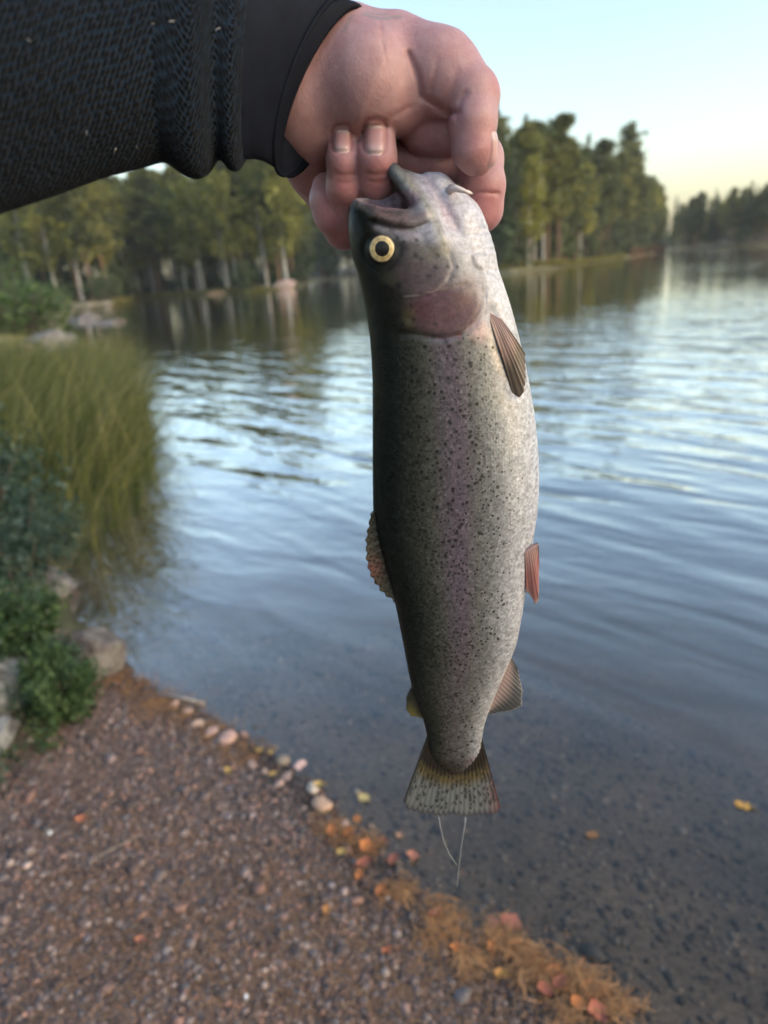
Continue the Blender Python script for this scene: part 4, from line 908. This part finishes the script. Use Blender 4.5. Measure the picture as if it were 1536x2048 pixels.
fin('anal_fin', [(1018, 1306), (1004, 1346), (988, 1384), (970, 1424)], [(1036, 1338), (1044, 1380), (1042, 1410), (1022, 1420), (998, 1424), (974, 1428)], 16, c_anal, DF, DF, .0024, .0007, 1.2, .00022, 4, 'grey anal fin with pinkish base', 24)
def c_dor(U_, t, ph, rs, q):
    c = mixv((.04, .038, .026), (.12, .10, .06), sstep(.1, .8, t)); c = c * (1 - .3 * np.clip(-ph, 0, 1)[..., None])
    cell = np.sin(U_ * 15 * 2 * np.pi) * np.sin(t * 17 + U_ * 11); k = (cell > .35)[..., None] * .85; rd = (np.exp(-((U_ - .58) / .12) ** 2) * t)[..., None] * .6; c = c * (1 - rd) + np.array((.40, .13, .11)) * rd
    c = c * (1 - k) + np.array((.018, .018, .015)) * k; ed = (sstep(.93, 1, t))[..., None] * .6; return c * (1 - ed) + np.array((.05, .045, .04)) * ed
fin('dorsal_fin', [(752, 1012), (762, 1062), (772, 1102), (785, 1142), (797, 1186)], [(743, 1020), (733, 1062), (732, 1098), (738, 1132), (752, 1158), (770, 1180), (788, 1194)], 11, c_dor, DF - .003, DF - .006, .0026, .0008, 2.2, .0006, 5, 'folded spotted dorsal fin', 20)
def c_adi(U_, t, ph, rs, q):
    c = mixv((.03, .028, .018), (.20, .165, .045), (sstep(.2, .9, t) * sstep(.25, .8, U_))); ed = (1 - sstep(0, .3, U_))[..., None]; return c * (1 - ed) + np.array((.02, .02, .016)) * ed
fin('adipose_fin', [(829, 1368), (838, 1395), (850, 1430)], [(822, 1374), (813, 1396), (813, 1416), (822, 1430), (842, 1434)], 4, c_adi, DF, DF, .0030, .0012, .6, .0002, 6, 'small yellow and black adipose fin', 14)
# ---- strands of slime hanging off the tail, torn skin under the chin
slime, t_, n_, l_, b_ = mat('slime'); b_.inputs['Base Color'].default_value = (.62, .62, .6, 1); b_.inputs['Roughness'].default_value = .15; b_.inputs['Transmission Weight'].default_value = .6
for pts in (((877, 1628), (880, 1650), (887, 1680), (898, 1707), (913, 1730)), ((932, 1630), (929, 1655), (923, 1690), (918, 1735), (914, 1775))):
    V2, F2, c2 = tube([P(*q, DF + .002) for q in pts], [.0005, .00035, .0003, .00028, .0003], 6); obj('slime_strand', mesh_np('slime_strand', V2, [F2, c2]), slime, trout)
flapm = simple('torn_membrane', (.70, .60, .58), .4, .1, 40)
V2, F2, c2 = tube([P(900, 378, DF - .012), P(912, 377, DF - .017), P(926, 381, DF - .019), P(938, 385, DF - .019), P(945, 387, DF - .018)], [.0018, .0016, .0012, .0009, .0003], 7, .12)
obj('torn_membrane', mesh_np('torn_membrane', V2, [F2, c2]), flapm, trout)

# ------------------------------------------------------------------ the person: hand, nails, sleeve
def HP(q): return P(q[0], q[1], q[2])
h2 = .0009
c_lo = P(520, 520, .375); lo2 = (P(500, 250, .40)[0], .338, P(700, 520, .40)[2]); hi2 = (P(1030, 300, .40)[0], .475, P(800, -10, .40)[2])
X, Y, Z = grid(lo2, hi2, h2)
def hc_(a, b, ra, rb, yk=1.0):
    A, B = HP(a), HP(b); return cone(X, Y, Z, A, B, ra * mpp(A), rb * mpp(B), yk)
def chain(pts, k=.003, yk=1.0):
    d = None
    for a, b in zip(pts[:-1], pts[1:]):
        q = hc_(a[:3], b[:3], a[3], b[3], yk); d = q if d is None else smin(d, q, k)
    return d
wrist = chain([(470, 170, .405, 110), (610, 190, .405, 122), (690, 175, .408, 128)], .01)
wrist = smin(wrist, chain([(592, 270, .412, 55), (628, 335, .426, 48), (655, 380, .44, 50)], .01), .012)
thenar = smin(chain([(700, 118, .398, 88), (742, 168, .386, 96)], .01), chain([(742, 168, .386, 96), (800, 205, .388, 60)], .01), .008)
back = smin(chain([(680, 230, .432, 105), (800, 190, .436, 118)], .01), chain([(800, 190, .436, 118), (905, 205, .430, 78)], .01), .012)
palm = smin(smin(wrist, thenar, .010), back, .012)
thumb = chain([(790, 122, .398, 84), (880, 150, .384, 74), (940, 190, .374, 58)], .008)
palm = smin(palm, thumb, .0065)
tdist = chain([(952, 196, .372, 47), (946, 245, .367, 45), (947, 300, .366, 40), (955, 318, .367, 31)], .004)
hand = smin(palm, tdist, .0022)
pad = chain([(845, 262, .398, 44), (900, 262, .392, 46)], .004); hand = smin(hand, pad, .004)
idx_ = chain([(885, 250, .432, 48), (960, 318, .400, 44), (966, 372, .393, 42), (960, 418, .397, 43), (905, 440, .410, 36)], .004)
idx2 = chain([(800, 318, .412, 40), (880, 320, .408, 42), (930, 325, .405, 40)], .004)
mid = chain([(756, 283, .381, 36), (753, 318, .379, 38), (752, 360, .386, 38.5), (748, 430, .409, 42), (775, 400, .432, 44), (800, 300, .436, 46)], .004)
ring_ = chain([(688, 286, .385, 31), (689, 322, .383, 33.5), (690, 370, .388, 35), (697, 440, .404, 38), (715, 410, .430, 40), (730, 300, .436, 44)], .004)
pink = chain([(650, 372, .402, 25), (652, 400, .399, 30), (664, 430, .401, 34), (688, 458, .410, 37), (690, 430, .432, 38), (680, 330, .436, 42)], .004)
for d_ in (idx_, idx2, mid, ring_, pink): hand = smin(hand, d_, .0012)
del wrist, thenar, back, palm, thumb, tdist, pad, idx_, idx2, mid, ring_, pink
QX, QY = plane_px(X[:, 0, :], Z[:, 0, :], .385); QX = QX[:, None, :]; QY = QY[:, None, :]
def hline(pts, wpx):
    best = np.full(QX.shape, 1e9, np.float32)
    for (x0, y0), (x1, y1) in zip(pts[:-1], pts[1:]):
        dx, dy = x1 - x0, y1 - y0; t = np.clip(((QX - x0) * dx + (QY - y0) * dy) / (dx * dx + dy * dy), 0, 1)
        best = np.minimum(best, (QX - x0 - t * dx) ** 2 + (QY - y0 - t * dy) ** 2)
    return np.exp(-best / (wpx * wpx))
fr_ = sstep(.42, .40, Y)
CREASES = [([(812, 125), (824, 150), (833, 178), (838, 205), (856, 216), (880, 232), (902, 246)], 6, .0016), ([(866, 140), (860, 175), (856, 205)], 6, .0004), ([(902, 165), (895, 195), (888, 222)], 7, .0004),
           ([(760, 60), (762, 110), (770, 150)], 3, .0004), ([(726, 270), (760, 262), (790, 240), (815, 225)], 5, .0006), ([(936, 388), (965, 386), (996, 388)], 3, .0011), ([(918, 209), (910, 220), (904, 238), (901, 262)], 5, .0008),
           ([(672, 352), (690, 356), (708, 352)], 3, .0005), ([(734, 352), (752, 357), (772, 352)], 3, .0005), ([(676, 366), (692, 369), (706, 366)], 2.5, .0004), ([(738, 368), (754, 371), (770, 367)], 2.5, .0004)]
def loop(cx_, cy_, a, b): return [(cx_ + a * math.copysign(abs(math.cos(q)) ** .6, math.cos(q)), cy_ + b * math.copysign(abs(math.sin(q)) ** .6, math.sin(q))) for q in np.linspace(0, 2 * np.pi, 21)]
NAILS = [loop(684.5, 283, 20.5, 27), loop(749.5, 284, 23.5, 34)]
for q in NAILS: hand = hand + .0008 * hline(q, 3.2) * fr_
for pts, wpx, dp in CREASES: hand = hand + dp * hline(pts, wpx) * fr_
V, Q = surface_net(hand, lo2, h2)
px, py = plane_px(V[:, 0], V[:, 2], .385)
col = np.tile(np.array((.375, .222, .226)), (len(V), 1))
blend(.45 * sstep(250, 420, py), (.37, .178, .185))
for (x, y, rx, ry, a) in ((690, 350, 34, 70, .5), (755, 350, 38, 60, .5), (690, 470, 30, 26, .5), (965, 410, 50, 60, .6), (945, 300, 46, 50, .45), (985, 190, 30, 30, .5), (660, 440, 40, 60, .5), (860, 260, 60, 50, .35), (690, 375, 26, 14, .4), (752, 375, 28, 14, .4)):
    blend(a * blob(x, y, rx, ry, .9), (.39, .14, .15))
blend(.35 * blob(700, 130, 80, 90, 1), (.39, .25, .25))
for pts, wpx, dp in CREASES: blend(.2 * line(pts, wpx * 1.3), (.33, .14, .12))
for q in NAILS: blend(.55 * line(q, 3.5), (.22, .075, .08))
tat = .65 * np.maximum(line([(728, 38), (745, 46), (765, 48), (782, 42), (800, 38)], 5), .8 * line([(690, 80), (697, 62), (704, 44)], 4)); tat = np.maximum(tat, .4 * line([(735, 30), (752, 34), (775, 33)], 5)); blend(tat, (.16, .17, .17))
sm, t_, n_, l_, b_ = mat('skin'); v_ = coords(n_)
c_ = attr(n_, 'col').outputs['Color']
mot = noise_n(n_, l_, v_, 130, 6, .68); fine = noise_n(n_, l_, v_, 900, 3, .6)
c_ = mixc(n_, l_, 1.0, c_, ramp(n_, l_, mot, [(.3, (.88, .76, .77)), (.7, (1.10, 1.12, 1.10))]), 'MULTIPLY')
l_.new(c_, b_.inputs['Base Color']); b_.inputs['Roughness'].default_value = .46; b_.inputs['Specular IOR Level'].default_value = .45
b_.inputs['Subsurface Weight'].default_value = .22; b_.inputs['Subsurface Radius'].default_value = (.0045, .0016, .001); b_.inputs['Subsurface Scale'].default_value = 1
vo = N(n_, 'ShaderNodeTexVoronoi', i_Scale=700); l_.new(v_, vo.inputs['Vector'])
l_.new(bump_n(n_, l_, vo.outputs['Distance'], .14, .0005, bump_n(n_, l_, noise_n(n_, l_, v_, 330, 6, .75, 1.2), .36, .0012)), b_.inputs['Normal'])
person = empty('person', (0, 0, 0), 'outstretched arm in a dark knit jacket sleeve, bare fist gripping the fish by its jaw', 'person')
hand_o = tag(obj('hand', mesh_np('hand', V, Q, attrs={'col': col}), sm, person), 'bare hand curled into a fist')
# nails
nailm = attr_mat('fingernail', 'col', .30, .5); nailm.node_tree.nodes['Principled BSDF'].inputs['Subsurface Weight'].default_value = .1
def sdf_at(p):
    g = np.clip(((p - np.array(lo2)) / h2), 0, np.array(hand.shape) - 2); i = g.astype(int); f = g - i; v = 0
    for a in (0, 1):
        for b in (0, 1):
            for c in (0, 1):
                w_ = (f[..., 0] if a else 1 - f[..., 0]) * (f[..., 1] if b else 1 - f[..., 1]) * (f[..., 2] if c else 1 - f[..., 2]); v = v + w_ * hand[i[..., 0] + a, i[..., 1] + b, i[..., 2] + c]
    return v
def nail(root, tip, half, nd, lift=.0009):
    """nail plate laid onto the finger's skin along -nd, slightly proud of it"""
    tip = np.array(tip); root = np.array(root); ax = tip - root; L = np.linalg.norm(ax); ax /= L; nd = np.array(nd, float); nd -= ax * (nd @ ax); nd /= np.linalg.norm(nd); sd = np.cross(ax, nd)
    nu, nv = 22, 17; u = np.linspace(0, 1, nu); v = np.linspace(-1, 1, nv)
    wd = half * np.where(u < .22, np.sqrt(np.clip(1 - ((.22 - u) / .25) ** 2, 0, 1)), np.where(u > .80, np.sqrt(np.clip(1 - ((u - .80) / .23) ** 2, 0, 1)), 1))
    p = root + ax * (u * L)[:, None, None] + sd * (wd[:, None] * v[None])[..., None] + nd * .022
    for _ in range(60): p = p - nd * np.clip(sdf_at(p), -.002, .002)[..., None] * .7
    top = (p + nd * (lift * (1 - 1.7 * v[None] ** 4) * (sstep(-.08, .25, u) * (1 - 1.3 * sstep(.9, 1.02, u)))[:, None])[..., None]).reshape(-1, 3); bot = top - nd * .0016; ff = grid_faces(nu, nv); n = nu * nv
    bd = np.r_[np.arange(nv), np.arange(1, nu) * nv + nv - 1, (nu - 1) * nv + np.arange(nv - 2, -1, -1), np.arange(nu - 2, 0, -1) * nv]
    uu = np.repeat(u, nv); C = mixv((.50, .33, .32), (.42, .215, .21), sstep(.1, .5, uu)); C = C * (1 - sstep(.84, .93, uu))[:, None] + np.array((.46, .33, .31)) * sstep(.84, .93, uu)[:, None]
    obj('fingernail', mesh_np('fingernail', np.concatenate([top, bot]), [ff, ff[:, ::-1] + n, np.stack([bd, np.roll(bd, -1), np.roll(bd, -1) + n, bd + n], 1)], attrs={'col': np.concatenate([C, C])}), nailm, hand_o)
for (tx, ty, bx_, by_, wpx) in ((685, 258, 684, 308, 19), (750, 252, 749, 316, 22)):
    a = P(tx, ty, .376); nail(P(bx_, by_, .376), a, wpx * mpp(a), (0, -1, .1))
a = P(968, 338, .366); nail(P(972, 262, .364), a, 19 * mpp(a), (.80, -.60, 0), .0013)

# sleeve rings: top point, bottom point, depth
rings = [(-260, -330, -210, 520, .250), (-90, -270, -70, 450, .272), (0, -240, 0, 424, .285), (100, -205, 95, 396, .298), (205, -170, 200, 358, .312), (290, -140, 280, 338, .323), (338, -125, 328, 322, .329), (352, -118, 343, 334, .331), (380, -108, 367, 352, .335),
         (408, -100, 394, 359, .339), (430, -92, 418, 347, .342), (447, -86, 432, 317, .344), (460, -80, 442, 318, .346), (478, -72, 458, 340, .348), (495, -66, 476, 343, .351), (512, -60, 488, 322, .353)]
cuffr = [(505, -56, 480, 306, .352), (520, -52, 490, 312, .354), (560, -40, 508, 312, .359), (600, -28, 528, 318, .364), (640, -14, 546, 330, .370), (680, 0, 562, 346, .377), (700, 6, 568, 352, .380), (716, 12, 573, 357, .383), (719, 16, 575, 357, .3835)]
def sleeve_mesh(name, rings, nsub, nth, wr, thick, seed, skew, flat):
    R_ = np.array(rings, float); k = len(R_); d = np.r_[0, np.cumsum(np.hypot(np.diff(R_[:, 0] + R_[:, 2]), np.diff(R_[:, 1] + R_[:, 3])))]; t = np.linspace(0, d[-1], nsub)
    R_ = np.stack([np.interp(t, d, R_[:, i]) for i in range(5)], 1)
    ker = np.array([1, 2, 3, 2, 1]) / 9.
    for i in range(5): R_[2:-2, i] = np.convolve(R_[:, i], ker, 'valid')
    top = np.array([P(a[0], a[1], a[4]) for a in R_]); bot = np.array([P(a[2], a[3], a[4]) for a in R_])
    c = (top + bot) / 2; A = (top - bot) / 2; T = np.gradient(c, axis=0); T /= np.linalg.norm(T, axis=1)[:, None]
    sk = np.linspace(skew[0], skew[1], nsub); B = np.stack([sk, np.ones(nsub), np.zeros(nsub)], 1); B /= np.linalg.norm(B, axis=1)[:, None]
    B = B * np.linalg.norm(A, axis=1)[:, None] * np.linspace(flat[0], flat[1], nsub)[:, None]
    th = np.linspace(0, 2 * np.pi, nth, endpoint=False)
    s_ = np.r_[0, np.cumsum(np.linalg.norm(np.diff(c, axis=0), axis=1))]; r_m = np.linalg.norm(A, axis=1)
    w_ = np.zeros((nsub, nth)); rs = np.random.RandomState(seed)
    for q in range(7):
        f1, f2, ph = rs.uniform(20, 90), rs.randint(1, 4), rs.uniform(0, 6.28)
        w_ += wr * rs.uniform(.3, 1) * np.sin(f1 * s_[:, None] + f2 * th[None] + ph) * .5
    lowk = .4 + .6 * np.clip(np.abs(np.cos(th))[None], 0, 1) * 0 + .3 * np.sin(th * 2 + 1)[None]
    W_ = 1 + w_ * lowk
    V = c[:, None, :] + W_[..., None] * (np.cos(th)[None, :, None] * A[:, None, :] + np.sin(th)[None, :, None] * B[:, None, :])
    Vi = c[:, None, :] + (W_ - thick / r_m[:, None])[..., None] * (np.cos(th)[None, :, None] * A[:, None, :] + np.sin(th)[None, :, None] * B[:, None, :])
    n = nsub * nth; ff = grid_faces(nsub, nth, True); e0 = np.arange(nth); e1 = e0 + (nsub - 1) * nth
    rim = np.concatenate([np.stack([e, np.roll(e, -1), np.roll(e, -1) + n, e + n], 1) for e in (e0[::-1], e1)])
    uv = np.stack([np.repeat(s_, nth), (th[None] * r_m[:, None] * .93).ravel()], 1)
    return mesh_np(name, np.concatenate([V.reshape(-1, 3), Vi.reshape(-1, 3)]), [ff, ff[:, ::-1] + n, rim], uv=np.concatenate([uv, uv])), V
knit, t_, n_, l_, b_ = mat('knit_mesh_fabric')
uvn = n_.new('ShaderNodeUVMap'); uvn.uv_map = 'uv'
mp = N(n_, 'ShaderNodeMapping'); mp.inputs['Rotation'].default_value = (0, 0, .5); mp.inputs['Scale'].default_value = (1, 1.12, 1); l_.new(uvn.outputs[0], mp.inputs[0])
wv = noise_n(n_, l_, mp.outputs[0], 60, 2); wadd = N(n_, 'ShaderNodeVectorMath', operation='MULTIPLY_ADD'); l_.new(mp.outputs[0], wadd.inputs[0]); wadd.inputs[1].default_value = (1, 1, 1)
vo = N(n_, 'ShaderNodeTexVoronoi', i_Scale=400, i_Randomness=.4, feature='F1'); vo.voronoi_dimensions = '2D'; l_.new(mp.outputs[0], vo.inputs['Vector'])
hole = math_n(n_, l_, 'MULTIPLY_ADD', vo.outputs['Distance'], 3.2, -.75, clamp=True)
fib = noise_n(n_, l_, mp.outputs[0], 900, 4, .7); lrg = noise_n(n_, l_, mp.outputs[0], 22, 3)
c_ = mixc(n_, l_, hole, (.003, .004, .006), mixc(n_, l_, fib, (.006, .012, .023), (.015, .028, .048)))
c_ = mixc(n_, l_, 1.0, c_, ramp(n_, l_, lrg, [(.3, (.7, .7, .72)), (.7, (1.2, 1.2, 1.2))]), 'MULTIPLY')
l_.new(c_, b_.inputs['Base Color']); b_.inputs['Roughness'].default_value = .85; b_.inputs['Specular IOR Level'].default_value = .05; b_.inputs['Sheen Weight'].default_value = .04; b_.inputs['Sheen Roughness'].default_value = .5
l_.new(bump_n(n_, l_, hole, .9, .0012, bump_n(n_, l_, fib, .4, .0006)), b_.inputs['Normal'])
cuffm = simple('smooth_cuff_fabric', (.0065, .0085, .0145), .7, .2, 90, .2, .0008, .08)
me, SV = sleeve_mesh('sleeve', rings, 150, 120, .05, .0025, 3, (-.35, -.05), (.85, .74))
slv = tag(obj('sleeve', me, knit, person), 'dark navy honeycomb knit sleeve')
me, CV = sleeve_mesh('cuff', cuffr, 70, 120, .035, .0022, 5, (-.05, .50), (.72, .56))
cf = tag(obj('cuff', me, cuffm, person), 'smooth black cuff')
hv = CV[58]; hv2 = CV[61]
hemc = hv.mean(0)
hp = np.concatenate([hv, hv[:1]]) ; hp = hemc + (hp - hemc) * 1.012
V2, F2, c2 = tube(hp, np.full(len(hp), .0011), 6); obj('hem_seam', mesh_np('hem_seam', V2, F2), cuffm, cf)
lint = simple('lint', (.6, .6, .58), .8, .1)
r_ = np.random.RandomState(4)
for i in range(10):
    a, b = r_.randint(50, 145), r_.randint(18, 55); p = SV[a, b] if SV[a, b][1] < SV[a].mean(0)[1] else SV[a, (120 - b) % 120]; d = r_.randn(3) * .0022
    V2, F2, c2 = tube([p + [0, -.0005, 0], p + d * .5 + [0, -.0011, 0], p + d + [0, -.0006, 0]], [.0001, .0001, .00008], 5); obj('lint_fibre', mesh_np('lint_fibre', V2, [F2, c2]), lint, slv)

# ------------------------------------------------------------------ evening haze over the lake
hz, t_, n_, l_, b_ = mat('haze'); n_.remove(b_)
pv = n_.new('ShaderNodeVolumePrincipled'); pv.inputs['Color'].default_value = (.92, .94, .96, 1); pv.inputs['Density'].default_value = .0004; pv.inputs['Anisotropy'].default_value = .2
l_.new(pv.outputs[0], n_['Material Output'].inputs['Volume'])
V, Fq = box_np((0, 0, 14), (1260, 1260, 40))
tag(obj('haze', mesh_np('haze', V, Fq, smooth=False), hz), 'thin evening haze over the lake', kind='stuff')
